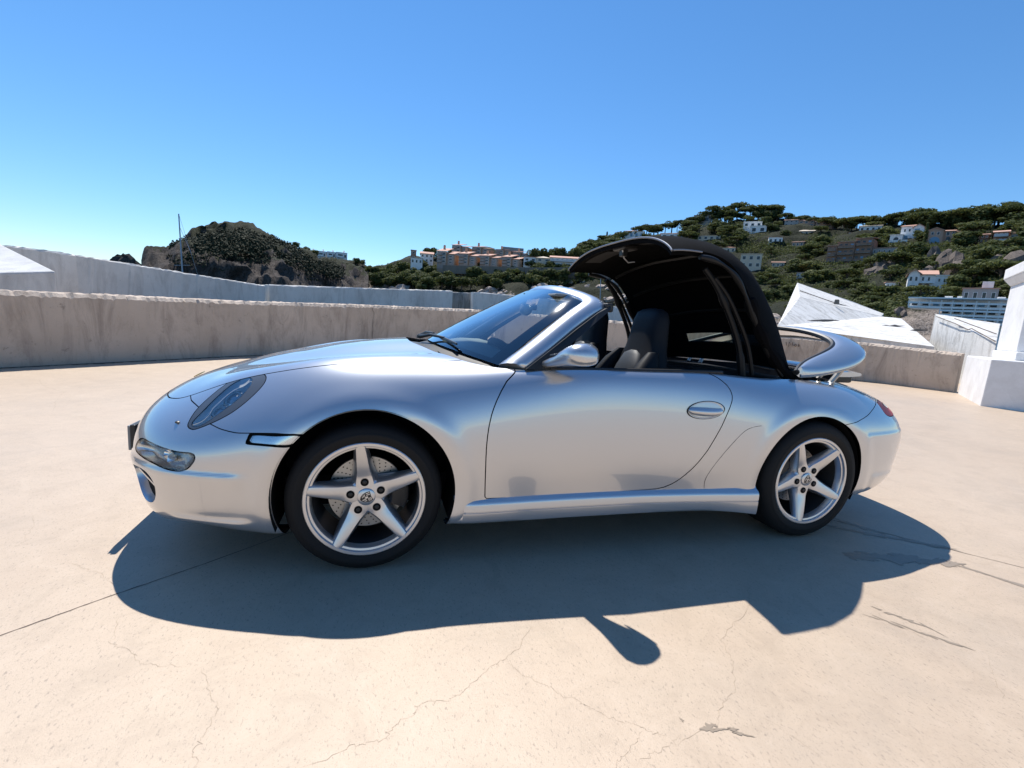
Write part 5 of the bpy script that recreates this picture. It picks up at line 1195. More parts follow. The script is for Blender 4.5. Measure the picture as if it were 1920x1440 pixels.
class House:
    """local frame: x across (right as seen), y depth (away), z up; origin at the middle of the foot of the front"""
    def __init__(s, name, u0, u1, vb, label, cat='house', yaw=0., at=None, group=None, T=None, hpx=32):
        um = (u0+u1)/2; p = (T or hill).on(um, vb) if at is None else np.array(at); s.p = p; d = p-CAM_C; dist = math.hypot(d[0], d[1]); s.az = math.atan2(d[0], d[1]); s.m = (p-CAM_C)@CFW/CAM_F; s.w = (u1-u0)*s.m
        # width of the frontage taken from its angle as seen
        a0, _ = az_el(u0, vb); a1, _ = az_el(u1, vb); s.w = 2*dist*math.tan(abs(a1-a0)/2)
        s.e = empty(name, tuple(p), -s.az+yaw); tag(s.e, label, cat, group); s.s = dist/CAM_F*math.cos(0)*1.0; house_boxes.append((u0-2, u1+2, vb-hpx, vb+2)); near_names.append((um, vb, label)); s.H = lambda px_: px_*((p-CAM_C)@CFW)/CAM_F
    def box(s, nm, x0, x1, y0, y1, z0, z1, m, parent=None):
        mb = MB(); mb.box(((x0+x1)/2, (y0+y1)/2, (z0+z1)/2), (x1-x0, y1-y0, z1-z0)); return mb.build(nm, m, parent or s.e)
    def wall(s, x0, x1, y0, y1, h, m, z0=-6): return s.box('wall', x0, x1, y0, y1, z0, h, m)
    def window(s, x, y, z, w, h, m=None, face='front', frame=None, sill=True):
        d = .12; f = frame or HW
        if face == 'front': o = s.box('window', x-w/2, x+w/2, y-.03, y+d, z, z+h, f); s.box('pane', x-w/2+.10, x+w/2-.10, y-.06, y-.031, z+.10, z+h-.10, m or WINM, o)
        else: o = s.box('window', y-d if face == 'right' else y-.03, y+.03 if face == 'right' else y+d, x-w/2, x+w/2, z, z+h, f); s.box('pane', (y+.031) if face == 'right' else y-.06, y+.06 if face == 'right' else y-.031, x-w/2+.1, x+w/2-.1, z+.1, z+h-.1, m or WINM, o)
        return o
    def door_arch(s, x, y, z, w, h, m=None):
        mb = MB(); n = 10; poly = [(x-w/2, y-.05, z), (x+w/2, y-.05, z)]+[(x+w/2*math.cos(t), y-.05, z+h-w/2+w/2*math.sin(t)) for t in np.linspace(0, math.pi, n)]
        mb.prism(poly, (0, .12, 0)); o = mb.build('arch_opening', m or WINM, s.e); fix_normals(o); return o
    def flat(s, x0, x1, y0, y1, z, m=FLAT, over=.3): return s.box('roof', x0-over, x1+over, y0-over, y1+over, z, z+.25, m)
    def shed(s, x0, x1, y0, y1, z, rise, m=TILE, over=.4):
        mb = MB(); x0 -= over; x1 += over; y0 -= over; y1 += over; mb.add([(x0, y0, z), (x1, y0, z), (x1, y1, z+rise), (x0, y1, z+rise), (x0, y0, z+.22), (x1, y0, z+.22), (x1, y1, z+rise+.22), (x0, y1, z+rise+.22)], [(3, 2, 1, 0), (4, 5, 6, 7), (0, 1, 5, 4), (1, 2, 6, 5), (2, 3, 7, 6), (3, 0, 4, 7)]); return mb.build('roof', m, s.e)
    def gable(s, x0, x1, y0, y1, z, rise, m=TILE, over=.4, axis='x', wm=None):
        X0, X1, Y0, Y1 = x0-over, x1+over, y0-over, y1+over
        if axis == 'x': ym = (Y0+Y1)/2; V = [(X0, Y0, z), (X1, Y0, z), (X1, ym, z+rise), (X0, ym, z+rise), (X1, Y1, z), (X0, Y1, z)]; F_ = [(0, 1, 2, 3), (3, 2, 4, 5)]; G_ = [[(x, y0, z), (x, y1, z), (x, (y0+y1)/2, z+rise*.95)] for x in (x0+.01, x1-.01)]
        else: xm = (X0+X1)/2; V = [(X0, Y0, z), (X0, Y1, z), (xm, Y1, z+rise), (xm, Y0, z+rise), (X1, Y1, z), (X1, Y0, z)]; F_ = [(0, 3, 2, 1), (3, 5, 4, 2)]; G_ = [[(x0, y, z), (x1, y, z), ((x0+x1)/2, y, z+rise*.95)] for y in (y0+.01, y1-.01)]
        n = len(V); V2 = V+[(a, b, c-.22) for a, b, c in V]; F2 = F_+[tuple(n+i for i in f[::-1]) for f in F_]; bd = [(0, 1), (1, 4 if axis == 'y' else 2), ] 
        cnt = {}
        for f in F_:
            for i in range(4):
                e = (f[i], f[(i+1) % 4]); k = tuple(sorted(e)); cnt[k] = None if k in cnt else e
        F2 += [(e[1], e[0], n+e[0], n+e[1]) for e in cnt.values() if e]
        o = mesh('roof', V2, F2, m, s.e); fix_normals(o)
        if wm:
            for g_ in G_: mesh('gable_wall', g_, [(0, 1, 2)], wm, s.e)
        return o
    def hip(s, x0, x1, y0, y1, z, rise, m=TILE, over=.5):
        x0 -= over; x1 += over; y0 -= over; y1 += over; k = min((x1-x0), (y1-y0))/2*.95; V = [(x0, y0, z), (x1, y0, z), (x1, y1, z), (x0, y1, z), (x0+k, (y0+y1)/2, z+rise), (x1-k, (y0+y1)/2, z+rise)]
        o = mesh('roof', V, [(3, 2, 1, 0), (0, 1, 5, 4), (1, 2, 5), (2, 3, 4, 5), (3, 0, 4)], m, s.e); return o
    def balcony(s, x0, x1, y, z, dep=1.1, m=BALM): o = s.box('balcony', x0, x1, y-dep, y, z-.15, z, HG); s.box('railing', x0, x1, y-dep-.04, y-dep+.04, z, z+.95, m, o); return o

# white terraced flats on the cliff behind the headland
for i, (u0, u1) in enumerate(((578, 592), (596, 611), (614, 629), (631, 651))):
    h = House('terraced_flat', u0, u1, 490+i*1.2, 'white terraced flat with dark balcony openings on the cliff behind the headland', 'house', .15, at=at_depth((u0+u1)/2, 490+i*1.2, 270), group='white terraced flats on the cliff'); H = 19*h.m; w = h.w/2
    h.wall(-w, w, 0, 8, H, HW, -4); h.flat(-w, w, 0, 8, H, HW, .1)
    for z in (.10*H, .55*H): h.window(-.3*w, 0, z, w*.95, H*.32, sill=False); h.window(.62*w, 0, z, w*.45, H*.30); h.balcony(-w, .3*w, 0, z-.02*H, .8, HW)
    h.box('chimney', w*.4, w*.4+.8, 3, 4, H, H+1.6, HW)
# orange apartment blocks: two stepped volumes each
ap = [((345, 575, 145, 318), 'orange apartment block at the left end of the lower row, beside the white houses'), ((515, 730, 92, 200), 'orange apartment block with a chimney on the skyline, upper row'), ((590, 820, 180, 325), 'orange apartment block below the chimneyed one, second in the lower row'), ((740, 965, 115, 212), 'orange apartment block in the middle of the upper row'),
      ((830, 1060, 205, 338), 'orange apartment block with a narrow dark gap on each side, third in the lower row'), ((1005, 1205, 150, 225), 'orange apartment block below the skyline wall, third in the upper row'), ((1075, 1300, 215, 362), 'orange apartment block at the right end of the lower row'), ((1195, 1395, 175, 265), 'orange apartment block nearest the dark pines, end of the upper row')]
for (a, b, t, bt), lab in ap:
    u0, u1, vt, vb = 760+a/6, 760+b/6, 440+t/6, 440+bt/6
    lower = bt > 280; h = House('apartment_block', u0, u1, vb, lab, 'apartments', -.38, at=at_depth((u0+u1)/2, vb, 236 if lower else 268), group='orange apartment blocks on the ridge'); H = (vb-vt)*h.m; W_ = h.w; x0 = -W_*.50; xm = -W_*.02; x1 = W_*.36
    h.wall(x0, xm, 0, 9, H*.72, HO, -8); h.shed(x0, xm, 0, 9, H*.72, H*.34)
    h.wall(xm+.01, x1, 1.2, 9.6, H*.58, HO, -8); h.shed(xm, x1, 1.2, 9.6, H*.58, H*.30)
    h.box('facade', x0+.2, xm-.2, -.06, .0, -3, H*.72, HF); h.box('facade', xm+.3, x1-.2, 1.13, 1.19, -3, H*.58, HF)
    nf = 3 if lower else 2
    for k in range(nf):
        z = H*.70*(k+.12)/nf; hh = H*.70/nf*.6
        for xx in (.25, .75): h.window(x0+(xm-x0)*xx, -.07, z, (xm-x0)*.34, hh)
        h.balcony(x0+.3, x0+(xm-x0)*.55, -.06, z, .8, HF)
        z = H*.56*(k+.12)/nf; h.window(xm+(x1-xm)*.5, 1.12, z, (x1-xm)*.45, hh*.7)
    h.box('chimney', x0+W_*.12, x0+W_*.12+.9, 5, 5.9, H*.9, H+1.7, HO)
# houses either side of the flats
def simple(name, u0, u1, vt, vb, lab, wm, roof='hip', dep=9, floors=2, cols=3, yaw=0., rm=TILE, cat='house', at=None, wmn=None, bal=False, rise=.24, T=None, arch=False, H0=None):
    h = House(name, u0, u1, vb, lab, cat, yaw, at, None, T, vb-vt); H = (vb-vt)*h.m; w = h.w/2; k = 1-rise if roof != 'flat' else .96
    h.wall(-w, w, 0, dep, H*k, wm, -8)
    if roof == 'hip': h.hip(-w, w, 0, dep, H*k, H*rise, rm)
    elif roof == 'gable': h.gable(-w, w, 0, dep, H*k, H*rise, rm, .4, 'x', wm)
    elif roof == 'gabley': h.gable(-w, w, 0, dep, H*k, H*rise, rm, .4, 'y', wm)
    elif roof == 'shed': h.shed(-w, w, 0, dep, H*k, H*rise, rm)
    else: h.flat(-w, w, 0, dep, H*k, rm, .2)
    for f in range(floors):
        z = H*k*(f+.22)/floors; hh = H*k/floors*.52
        for c in range(cols):
            x = -w+2*w*(c+.5)/cols
            if arch and f == 0 and c < 2: h.door_arch(x, 0, 0, 2*w/cols*.6, hh*1.4)
            else: h.window(x, 0, z, 2*w/cols*.5, hh, wmn)
        if bal: h.balcony(-w*.95, w*.95, 0, z-.05*H, 1.1)
    return h
RD = lambda d: (lambda u, v: at_depth(u, v, d))
simple('white_house', 788, 812, 471, 492, 'white house with a low tiled roof left of the orange flats', HW, 'gable', 8, 2, 3, at=at_depth(800, 492, 240))
simple('square_tower', 770, 780, 469, 487, 'brown square tower beside the white house on the ridge', HB, 'flat', 4, 2, 1, rm=FLAT, cat='tower', at=at_depth(775, 487, 250))
simple('white_house', 770, 792, 484, 495, 'low white garden house below the square tower', HW, 'flat', 6, 1, 3, rm=FLAT, at=at_depth(781, 495, 228))
simple('white_house', 981, 1005, 482, 500, 'white cube house right of the orange flats', HW, 'flat', 8, 2, 2, at=at_depth(993, 500, 238))
simple('cream_house', 1005, 1032, 479, 500, 'cream house with a pale hipped roof between two white houses', HC, 'hip', 10, 2, 2, rm=HC, at=at_depth(1018, 500, 236))
simple('white_house', 1031, 1086, 479, 500, 'long white house with blue shutters under a tiled roof', HW, 'gable', 9, 2, 6, wmn=SHUTM, at=at_depth(1058, 500, 234), bal=True)
simple('hilltop_villa', 1169, 1207, 430, 447, 'white villa with blue windows above the front edge of the soft top', HW, 'hip', 11, 1, 4, wmn=SHUTM)
simple('hilltop_villa', 1238, 1280, 435, 450, 'white villa half hidden by a hedge, middle of three hipped-roof villas', HW, 'hip', 11, 1, 3)
simple('hilltop_villa', 1306, 1350, 439, 452, 'cream villa with a wide tiled roof, right of the hedged villa', HC, 'hip', 11, 1, 4)
simple('modern_house', 1393, 1428, 417, 427, 'flat-roofed white modern house among the hilltop pines, upper volume', HW, 'flat', 9, 1, 3, rm=HW)
simple('modern_house', 1405, 1436, 424, 437, 'flat-roofed white modern house stepping below its upper neighbour', HW, 'flat', 9, 1, 2, rm=HW)
simple('stone_ruin', 1300, 1332, 404, 418, 'grey stone house without a tiled roof near the hilltop', HG, 'flat', 8, 1, 2)
for i, (u0, u1, vt, vb) in enumerate(((1470, 1496, 409, 424), (1496, 1526, 410, 426), (1528, 1560, 412, 427))):
    simple('row_house', u0, u1, vt, vb, ('dark red row house beside the tallest pine on the crest', 'middle dark red row house on the crest', 'dark red row house at the open end of the crest row')[i], HP if i else HG, 'gable', 9, 2, 3, rise=.3)
simple('long_house', 1478, 1526, 430, 441, 'long low house with a pale roof below the red row houses', HC, 'gable', 7, 1, 5, rise=.4, rm=HC)
simple('cream_house', 1384, 1424, 477, 517, 'tall cream house with dark windows beside the soft top', HC, 'flat', 10, 3, 3, rm=HC)
# brick apartment house with stepped tiled roofs
h = House('brick_apartments', 1546, 1628, 492, 'brown brick apartment house with stepped terracotta roofs above the cliff', 'apartments', -.2); H = 46*h.m; w = h.w/2
for i, (a, b, k, dy) in enumerate(((-1, -.55, .66, 0), (-.55, .25, .80, .8), (.25, 1, .92, 1.8))):
    h.wall(a*w, b*w, dy, 12+dy, H*k, HB, -8); h.shed(a*w, b*w, dy, 12+dy, H*k, H*.14)
    for f in range(3):
        z = H*k*(f+.15)/3; n = 2 if b-a < .6 else 3
        for c in range(n): h.window((a+(b-a)*(c+.5)/n)*w, dy, z, (b-a)*w/n*.6, H*k/3*.6, SHUTM if (c+f) % 3 == 1 else None, frame=HB)
        h.balcony(a*w+.3, b*w-.3, dy, z, 1.2, HB)
simple('white_house', 1610, 1652, 420, 436, 'white house with a pale tiled roof behind the umbrella pine', HW, 'gable', 9, 1, 4, rm=HC)
# white villa with terraces
h = House('white_villa', 1666, 1726, 456, 'large white villa with tiled roofs, arch and terraces above the cliff', 'villa', -.15); H = 38*h.m; w = h.w/2
h.wall(-.45*w, .35*w, 3, 13, H*.86, HW, -8); h.gable(-.45*w, .35*w, 3, 13, H*.86, H*.14, TILE, .4, 'x', HW); h.wall(.35*w, w, 1.5, 12, H*.74, HW, -8); h.gable(.35*w, w, 1.5, 12, H*.74, H*.16, TILE, .4, 'y', HW); h.wall(-w, -.2*w, 0, 8, H*.40, HW, -8); h.flat(-w, -.2*w, 0, 8, H*.40, HW)
h.window(-.2*w, 3, H*.58, w*.14, H*.14); h.window(.1*w, 3, H*.58, w*.14, H*.14); h.window(.6*w, 1.5, H*.46, w*.34, H*.22, SHUTM); h.window(.9*w, 1.5, H*.3, w*.1, H*.2); h.door_arch(.62*w, 1.5, H*.12, w*.3, H*.24, SHUTM); h.door_arch(-.6*w, 0, 0, w*.32, H*.3); h.window(-.1*w, 2.9, H*.2, w*.3, H*.2, SHUTM); h.balcony(-w, .2*w, 0, .02*H, 2., HW)
h = House('pink_villa', 1735, 1790, 457, 'pink villa with a turquoise arched window on the cliff edge', 'villa', .1); H = 30*h.m; w = h.w/2
h.wall(-w, .1*w, 0, 10, H*.80, HP, -8); h.gable(-w, .1*w, 0, 10, H*.80, H*.18, TILE, .4, 'y', HP); h.wall(.1*w, w, 1.5, 10, H*.78, HP, -8); h.gable(.1*w, w, 1.5, 10, H*.78, H*.16, TILE)
h.door_arch(-.45*w, 0, H*.05, w*.75, H*.36, SHUTM); h.door_arch(.5*w, 1.5, H*.1, w*.28, H*.34); h.window(-.65*w, 0, H*.52, w*.2, H*.18); h.window(-.25*w, 0, H*.52, w*.2, H*.18); h.window(.45*w, 1.5, H*.5, w*.24, H*.22); h.window(.8*w, 1.5, H*.5, w*.2, H*.22); h.box('terrace', -w*1.05, w*1.05, -2, 0, -2, -.1, HP)
simple('shaded_house', 1828, 1852, 436, 456, 'dark timber house under the big pines, beside the pink villa', HB, 'gable', 9, 2, 3)
simple('shaded_house', 1860, 1888, 430, 456, 'tall dark house with balconies under the pines near the pillar', HB, 'gable', 9, 2, 3, bal=True)
simple('grey_terrace_house', 1634, 1680, 466, 478, 'low grey terrace building with a row of windows below the white villa', HG, 'flat', 6, 1, 5)
# white villa with red roof at the foot of the cliff
h = House('seaside_villa', 1698, 1772, 545, 'white seaside villa with a red tiled roof and arched porch below the cliff', 'villa', .05); H = 39*h.m; w = h.w/2
h.wall(-w, -.42*w, 0, 9, H*.74, HW, -6); h.gable(-w, -.42*w, 0, 9, H*.74, H*.22, TILE, .5, 'y', HW); h.wall(-.42*w, .45*w, 1.2, 9.6, H*.74, HW, -6); h.gable(-.42*w, .45*w, 1.2, 9.6, H*.74, H*.26, TILE, .5, 'x', HW); h.wall(.45*w, w, .6, 9, H*.66, HW, -6); h.flat(.45*w, w, .6, 9, H*.66, HW)
for x in (-.86, -.58): h.window(x*w, 0, H*.40, w*.16, H*.22)
for x in (-.22, .08): h.window(x*w, 1.2, H*.42, w*.14, H*.2)
for x in (.6, .86): h.window(x*w, .6, H*.38, w*.13, H*.16); h.window(x*w, .6, H*.08, w*.13, H*.14)
for x in (-.33, .02): h.door_arch(x*w, 1.0, .0, w*.28, H*.30, HB)
h.window(-.72*w, 0, H*.06, w*.34, H*.16); h.box('porch', -.5*w, .3*w, .2, 1.2, H*.31, H*.345, HW)
# long white clubhouse by the water
h = House('clubhouse', 1692, 1886, 600, 'long white clubhouse with glazed decks and railings at the water beside the white block', 'clubhouse', .0, at=at_depth(1790, 604, 95)); H = 44*h.m; w = h.w/2; 
h.wall(-w, w, 2, 10, H*.98, HW, H*.60); h.wall(-.30*w, w, 2, 10, H*.60, HW, -8)
for f in range(3):
    z = H*(f*.31); h.box('deck', -w if f > 1 else (-.32*w if f else -.3*w), w, -1.5, 2, z-.35, z, HW)
    n = 9
    for c in range(n):
        x = -w+2*w*(c+.5)/n
        if (f < 2 and c < 3): continue
        o = h.window(x, 2, z+.25, 2*w/n*.66, H*.19, SHUTM if (c*3+f) % 4 == 0 else None); h.box('post', x-w/n-.08, x-w/n+.08, -1.4, -1.2, z, z+H*.27, HW); h.box('railing', x-w/n+.1, x+w/n-.1, -1.46, -1.40, z+.55, z+.9, mat('deck_glass', (.62, .67, .70), .25) if 'deck_glass' not in bpy.data.materials else bpy.data.materials['deck_glass'])
h.flat(-w, w, -1.5, 10, H*.95, HW, .2)
for x, ww in ((-.30, .16), (-.05, .10), (.72, .14)): h.box('roof_unit', x*w, (x+ww)*w, 3, 6, H*1.0, H*1.13, HW)
h2 = simple('boundary_building', 1800, 1868, 537, 562, 'pale grey flat building and wall above the clubhouse', HG, 'flat', 8, 1, 4, at=at_depth(1834, 566, 118)); h2.box('roof_tank', .1, 2.2, 2, 4, (562-537)*h2.m, (562-537)*h2.m+1.9, HW)
# small houses half hidden on the slope
for i, (u0, u1, vt, vb, wm, roof, desc) in enumerate(((1250, 1268, 452, 462, HW, 'gable', 'small white cottage under the hedged villa'), (1352, 1378, 462, 474, HC, 'hip', 'small cream bungalow uphill of the tall cream house'), (1440, 1466, 446, 458, HW, 'flat', 'small white box house in the middle of the wooded slope'), (1484, 1506, 452, 463, HP, 'gable', 'small pink cottage below the long low house'),
        (1560, 1580, 432, 441, HW, 'gable', 'white cottage just under the crest row houses'), (1590, 1606, 433, 443, HP, 'hip', 'pink cottage above the brick apartment house'), (1446, 1470, 490, 502, HC, 'gable', 'cream cottage among pines right of the soft top'), (1492, 1516, 512, 523, HG, 'flat', 'grey flat-roofed house above the dark retaining wall'),
        (1790, 1806, 432, 446, HW, 'gable', 'white gabled house between the pink villa and the dark houses'), (1894, 1916, 434, 450, HC, 'hip', 'cream house under the big pines behind the pillar'), (1660, 1684, 530, 541, HW, 'flat', 'low white pavilion beside the seaside villa'), (1216, 1232, 443, 452, HW, 'hip', 'white lodge between the first two hilltop villas'))):
    simple('cottage', u0, u1, vt, vb, desc, wm, roof, 7, 1, 3, rng.uniform(-.3, .3))
# retaining walls of the promenade
def px_wall(name, pts, drop, thick, material, label, arches=()):
    T_ = [at_depth(*p) for p in pts]; P_ = [(p[0], p[1], p[2]) for p in T_]; V = []; 
    for p in P_:
        d = np.array(p)-CAM_C; d[2] = 0; d /= np.linalg.norm(d); V += [p, (p[0]+d[0]*thick, p[1]+d[1]*thick, p[2]), (p[0]+d[0]*thick, p[1]+d[1]*thick, p[2]-drop), (p[0], p[1], p[2]-drop)]
    n = len(P_); o = mesh(name, V, grid_faces(n, 4, True)+[(0, 1, 2, 3), tuple((n-1)*4+k for k in range(4))], material); fix_normals(o); tag(o, label, 'wall')
    for u, v, dp, ww, hh in arches:
        c = at_depth(u, v, dp-.4); poly = [c-CR*ww/2, c+CR*ww/2]+[c+CR*(ww/2*math.cos(t))+np.array([0, 0, hh-ww/2+ww/2*math.sin(t)]) for t in np.linspace(0, math.pi, 9)]
        mb = MB(); mb.prism(poly, tuple(CFW*.6)); q = mb.build('arch_opening', WINM, o); fix_normals(q)
    return o
STONE = mat('retaining_stone', (.22, .18, .15), .9); g = NB(STONE); br = g.n('ShaderNodeTexBrick'); br.inputs['Scale'].default_value = .55; br.inputs['Color1'].default_value = (.24, .195, .16, 1); br.inputs['Color2'].default_value = (.17, .14, .115, 1); br.inputs['Mortar'].default_value = (.10, .085, .07, 1); g.l(g.vec((1, 1, 1)), br.inputs['Vector']); g.col(g.mix(g.noise(g.vec(), .5, 6), br.outputs['Color'], (.20, .165, .14)))
px_wall('retaining_wall', [(985, 501.5, 226), (1080, 501, 222), (1130, 503, 220), (1210, 508, 218)], 9, 1.5, STONE, 'tall stone retaining wall with two small arches below the white houses', ((1121, 507.5, 220, 2.0, 1.3), (1132, 508, 220, 2.0, 1.3)))
px_wall('retaining_wall', [(830, 497, 232), (905, 499, 230), (985, 501, 227)], 4, 1.2, HS, 'low brown garden wall below the orange flats')
px_wall('retaining_wall', [(1500, 536, 190), (1560, 536, 188), (1608, 540, 186)], 7, 1.2, HS, 'dark stone retaining wall under the pines behind the tilted white slab')
px_wall('skyline_wall', [(941, 462, 300), (982, 466, 300)], 5, 6, HG, 'flat brown building edge on the skyline above the orange flats')

# ------------------------------------------------------------------ planting: skyline pines first, then the slopes
def beside(u, v):
    # the building a tree stands next to, in the words of that building's own label
    k = min(near_names, key=lambda q: ((q[0]-u)/1.3)**2+(q[1]-12-v)**2); w = k[2].split()
    stop = next((i for i, x in enumerate(w) if i > 1 and x in ('with', 'on', 'among', 'beside', 'under', 'above', 'below', 'right', 'left', 'half', 'stepping', 'without', 'and', 'in', 'at', 'between', 'near', 'behind')), len(w))
    return ('uphill of' if v < k[1]-26 else 'downhill of' if v > k[1]+4 else 'beside')+' the '+' '.join(w[:min(stop, 8)])
def clear(u, v, pad=0):
    return not any(a-pad < u < b+pad and c < v < d+pad for a, b, c, d in house_boxes)
SKY = 'pines standing on the crest of the hill'
CREST = [(1090, 470), (1108, 462), (1130, 456), (1160, 448), (1190, 440), (1222, 432), (1262, 424), (1300, 417), (1330, 410), (1365, 405), (1402, 404), (1432, 404), (1458, 408), (1490, 416), (1530, 420), (1582, 426), (1640, 427), (1705, 425), (1760, 425), (1822, 420), (1880, 417), (1930, 416), (2010, 418)]
cu, cv = zip(*CREST); u = 1092.
while u < 2005:
    v = float(np.interp(u, cu, cv)); kind = 'round' if u < 1190 else rng.choice(['umbrella', 'umbrella', 'round']); tall = 1.25 if 1310 < u < 1470 or u > 1655 else .9
    p = hill.on(u, v+rng.uniform(1, 7)); h = rng.uniform(6.0, 8.6)*tall; p = p-np.array([0, 0, .16*h])
    what = 'flat stone pine' if kind == 'umbrella' else 'round dark tree'; wh = beside(u, v); tree(kind, p, h, what+' on the hill crest '+wh, 'crest '+what+'s '+wh, rng.uniform(1.25, 1.65)); u += rng.uniform(7, 15)
for i, u in enumerate((1000, 1012, 1024, 1036, 1046, 1058, 1070, 1082, 1092)):
    p = at_depth(u, 492, 262); tree('round', p, (26+6*math.sin(i*2.1))*262/CAM_F, 'dense dark pine in the grove behind the white houses', 'dark pine grove behind the white houses', 1.1)
for u in (770+31, 812, 845): tree('round', at_depth(u, 486, 275), 22*275/CAM_F, 'dark tree rising behind the white house left of the orange flats', 'trees behind the orange flats', 1.2)
for u, kind in ((1136, 'cypress'), (1733, 'cypress')): p = hill.on(u, 460); tree(kind, p, 9 if u < 1500 else 10, 'slim dark cypress beside the hilltop villa' if u < 1500 else 'slim dark cypress between the white and the pink villa', None)
n = 0; tries = 0
while n < 275 and tries < 6000:
    tries += 1; u = rng.uniform(1090, 1935); vt = np.interp(u, [1090, 1180, 1260, 1340, 1430, 1500, 1600, 1700, 1935], [470, 448, 434, 414, 408, 424, 430, 432, 424]); vb = np.interp(u, [1090, 1180, 1300, 1460, 1560, 1640, 1720, 1935], [478, 505, 535, 590, 600, 605, 585, 560]); v = vt+(vb-vt)*(rng.random() if n % 3 else rng.random()*.35)
    if not clear(u, v): continue
    if 1745 < u < 1800 and 462 < v < 520: continue           # open cliff
    if any(a-3 < u < b+3 and d < v < d+13 for a, b, c, d in house_boxes): continue
    p = hill.on(u, v); kind = rng.choices(['umbrella', 'round', 'loose'], [4, 5, 2])[0]; h = rng.uniform(4.4, 7.6)*(1 if v < 540 else .75); p = p-np.array([0, 0, .14*h])
    what = {'umbrella': 'flat crowned stone pine', 'round': 'round leafy tree', 'loose': 'open crowned pine'}[kind]; wh = beside(u, v); tree(kind, p, h, what+' '+wh, what+'s '+wh, rng.uniform(1.25, 1.7)); n += 1
for i in range(105):                                           # wooded bank below the orange flats
    u = rng.uniform(690, 1110); v = rng.uniform(505, 546)+np.interp(u, [690, 800, 1100], [6, 4, 0])
    if u > 1000: v = rng.uniform(512, 534)
    p = hill.on(u, v); tree('round', p, rng.uniform(4, 7.5), 'dark bushy tree on the bank '+beside(u, v-20), 'bank trees '+beside(u, v-20), 1.3)
# bare cliff faces
CLIFF = mat('cliff_rock', (.25, .19, .15), .9); g = NB(CLIFF); n2 = g.noise(g.vec((1, 1, .4)), .5, 8, .75, .6); g.col(g.mix(g.ramp(n2, [(.36, (0, 0, 0)), (.62, (1, 1, 1))]), (.06, .048, .04), (.21, .165, .135))); g.bump(n2, 1., .8)
CM = [m_.copy() for m_ in BM]
for m_ in CM: m_.materials.clear(); m_.materials.append(CLIFF)
for i, (u, v, sx, sz) in enumerate(((1752, 486, 5, 9), (1768, 492, 5, 11), (1784, 500, 6, 9), (1745, 505, 5, 6), (1800, 512, 7, 8), (1655, 500, 7, 6), (1676, 494, 7, 6), (1640, 508, 6, 5), (1880, 490, 8, 9), (1905, 505, 8, 10), (1690, 585, 4, 4))):
    p = hill.on(u, v+8); o = link_mesh('cliff_outcrop', CM[i % 5], None, tuple(p), (0, 0, i*1.3)); o.scale = (sx*.55, sx*.4, sz*.55); tag(o, 'brown rock outcrop on the cliff '+beside(u, v), 'rock', 'rock outcrops '+beside(u, v))
# scrub: countless small clumps, one object each
def scrub(name, T, n, seed, sampler, size, label, material=LEAF):
    r = np.random.default_rng(seed); V, Fc = [], []
    for _ in range(n):
        u, v = sampler(r); 
        if not clear(u, v, 0): continue
        p = T.on(u, v) if callable(getattr(T, 'on', None)) else None; R_ = r.uniform(*size)
        for _k in range(22):
            d = r.normal(0, 1, 3); d[2] = abs(d[2])*.8; d /= np.linalg.norm(d); q = p+d*R_*r.uniform(.7, 1.05)*np.array([1.2, 1.2, .9]); s_ = r.uniform(.11, .27)*R_**.5
            t = np.cross(d, r.normal(0, 1, 3)); t /= np.linalg.norm(t)+1e-9; b = np.cross(d+r.normal(0, .5, 3), t); b /= np.linalg.norm(b)+1e-9; k = len(V)
            V += [q-t*s_-b*s_*.6, q+t*s_-b*s_*.6, q+t*s_*.6+b*s_*.8, q-t*s_*.6+b*s_*.8]; Fc.append((k, k+1, k+2, k+3))
    o = mesh(name, V, Fc, material); tag(o, label, 'scrub', kind='stuff')
def smp_hill(r):
    u = r.uniform(700, 1960) if r.random() < .5 else r.uniform(1180, 1960); vt = np.interp(u, [700, 860, 1000, 1090, 1180, 1260, 1340, 1430, 1500, 1600, 1700, 1935], [502, 500, 500, 478, 452, 438, 420, 416, 430, 434, 436, 428]); vb = np.interp(u, [700, 1090, 1200, 1300, 1460, 1640, 1720, 1935], [540, 535, 540, 560, 610, 610, 590, 565]); return u, vt+(vb-vt)*r.random()
scrub('hillside_scrub', hill, 8000, 5, smp_hill, (1.1, 2.6), 'dark green scrub covering the hillside between the trees')
def smp_head(r):
    u = r.uniform(330, 640); vt = np.interp(u, [330, 370, 425, 467, 510, 570, 640], [462, 443, 429, 431, 448, 473, 500]); return u, vt+abs(r.normal(0, 1))*np.interp(u, [330, 425, 640], [16, 26, 11])
scrub('headland_scrub', head, 2600, 9, smp_head, (.8, 2.0), 'dark scrub on the crown of the headland', DARKLEAF)
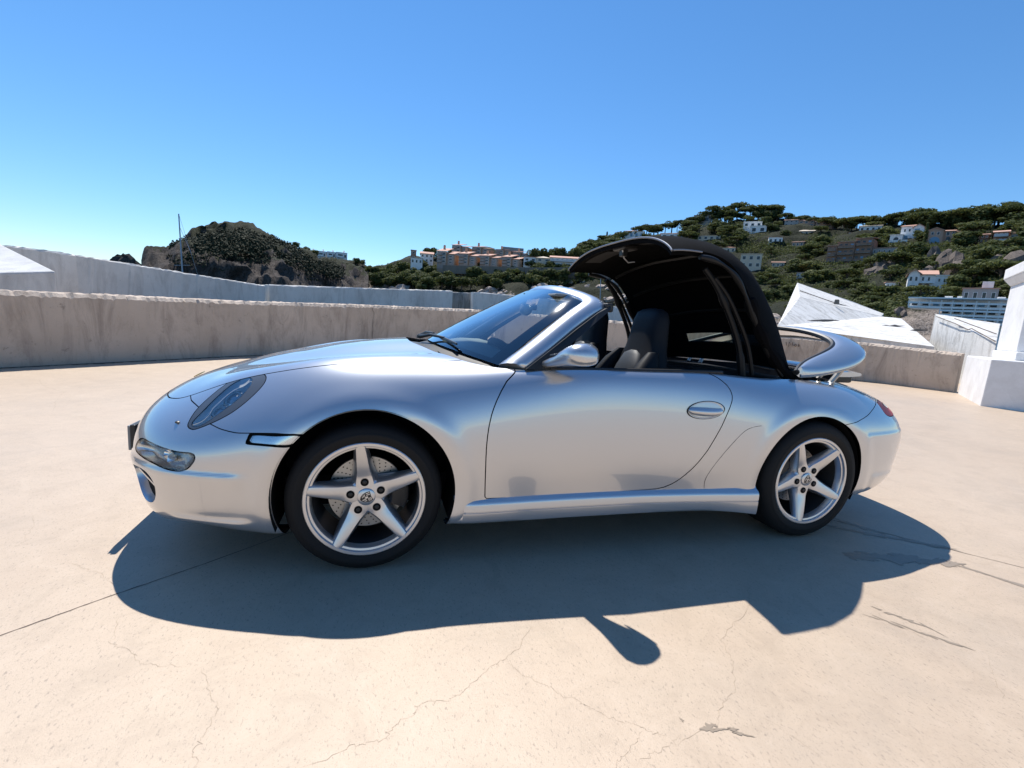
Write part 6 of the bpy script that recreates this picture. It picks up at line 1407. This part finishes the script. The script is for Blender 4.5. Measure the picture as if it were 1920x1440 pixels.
for u, v, hp in ((394, 433, 12), (424, 427, 8), (468, 430, 9), (555, 464, 12), (368, 440, 8), (510, 447, 8), (575, 474, 13), (590, 478, 12), (668, 497, 12), (680, 498, 10)):
    p = head.on(u, v+3) if u < 640 else at_depth(u, v, 262); tree('round', p, (hp+3)*((p-CAM_C)@CFW)/CAM_F, 'small wind-bent tree on the skyline of the headland', 'small trees on the headland', 1.15)

# ------------------------------------------------------------------ yacht mast behind the parapet and harbour poles
MAST = mat('mast_alloy', (.30, .31, .33), .4, .5)
dp = 46.; top = at_depth(335, 401, dp); ft = at_depth(342, 508, dp); ax = top-ft; hullz = SEA_Z+.3; k = (hullz+.9-ft[2])/ax[2]; deck = ft+ax*k
y = empty('sailing_yacht', (deck[0], deck[1], SEA_Z)); tag(y, 'moored yacht whose grey mast rises in front of the headland', 'yacht'); yo = np.array([deck[0], deck[1], SEA_Z])
mb = MB(); mb.tube([tuple(deck-yo), tuple(top-yo)], [.085, .055], 8); mst = mb.build('mast', MAST, y, True)
q = ft+ax*.10; mb = MB(); mb.tube([tuple(q-CR*.75-yo), tuple(q+CR*.75-yo)], .03, 6); mb.build('spreader', MAST, y); 
mb = MB(); q2 = ft+ax*.78; mb.tube([tuple(q2-yo), tuple(ft+ax*.30+CR*1.0-yo)], .016, 5); mb.build('stay', MAST, y)
mb = MB(); mb.tube([tuple(top-yo), tuple(deck+CR*3.2-yo)], .012, 5); mb.build('stay', MAST, y)
V = []
for i in range(13):
    t = -1+i/6; wd = 1.3*(1-abs(t)**2.4)+.05
    for a, z in ((-1, 1.0), (-.8, .2), (0, -.5), (.8, .2), (1, 1.0), (0, 1.06)): V.append((t*4.6, wd*a, z))
o = mesh('hull', V, grid_faces(13, 6, True)+[tuple(range(6)), tuple(12*6+k for k in range(6))], mat('hull_white', (.75, .76, .77), .3), y, True, sharp=40); fix_normals(o)
for (u, v0, v1, lab) in ((1127, 497, 570, 'tall slim grey harbour pole left of its pair behind the windscreen'), (1150, 500, 566, 'slim leaning grey harbour pole beside the retracted roof strut')):
    a = at_depth(u+(4 if u > 1140 else -2), v1, 60); b = at_depth(u-(2 if u > 1140 else 0), v0, 60); a2 = a+(a-b)*.6; mb = MB(); mb.tube([tuple(a2), tuple(b)], [.07, .045], 7); o = mb.build('harbour_pole', MAST, None, True); tag(o, lab, 'pole')
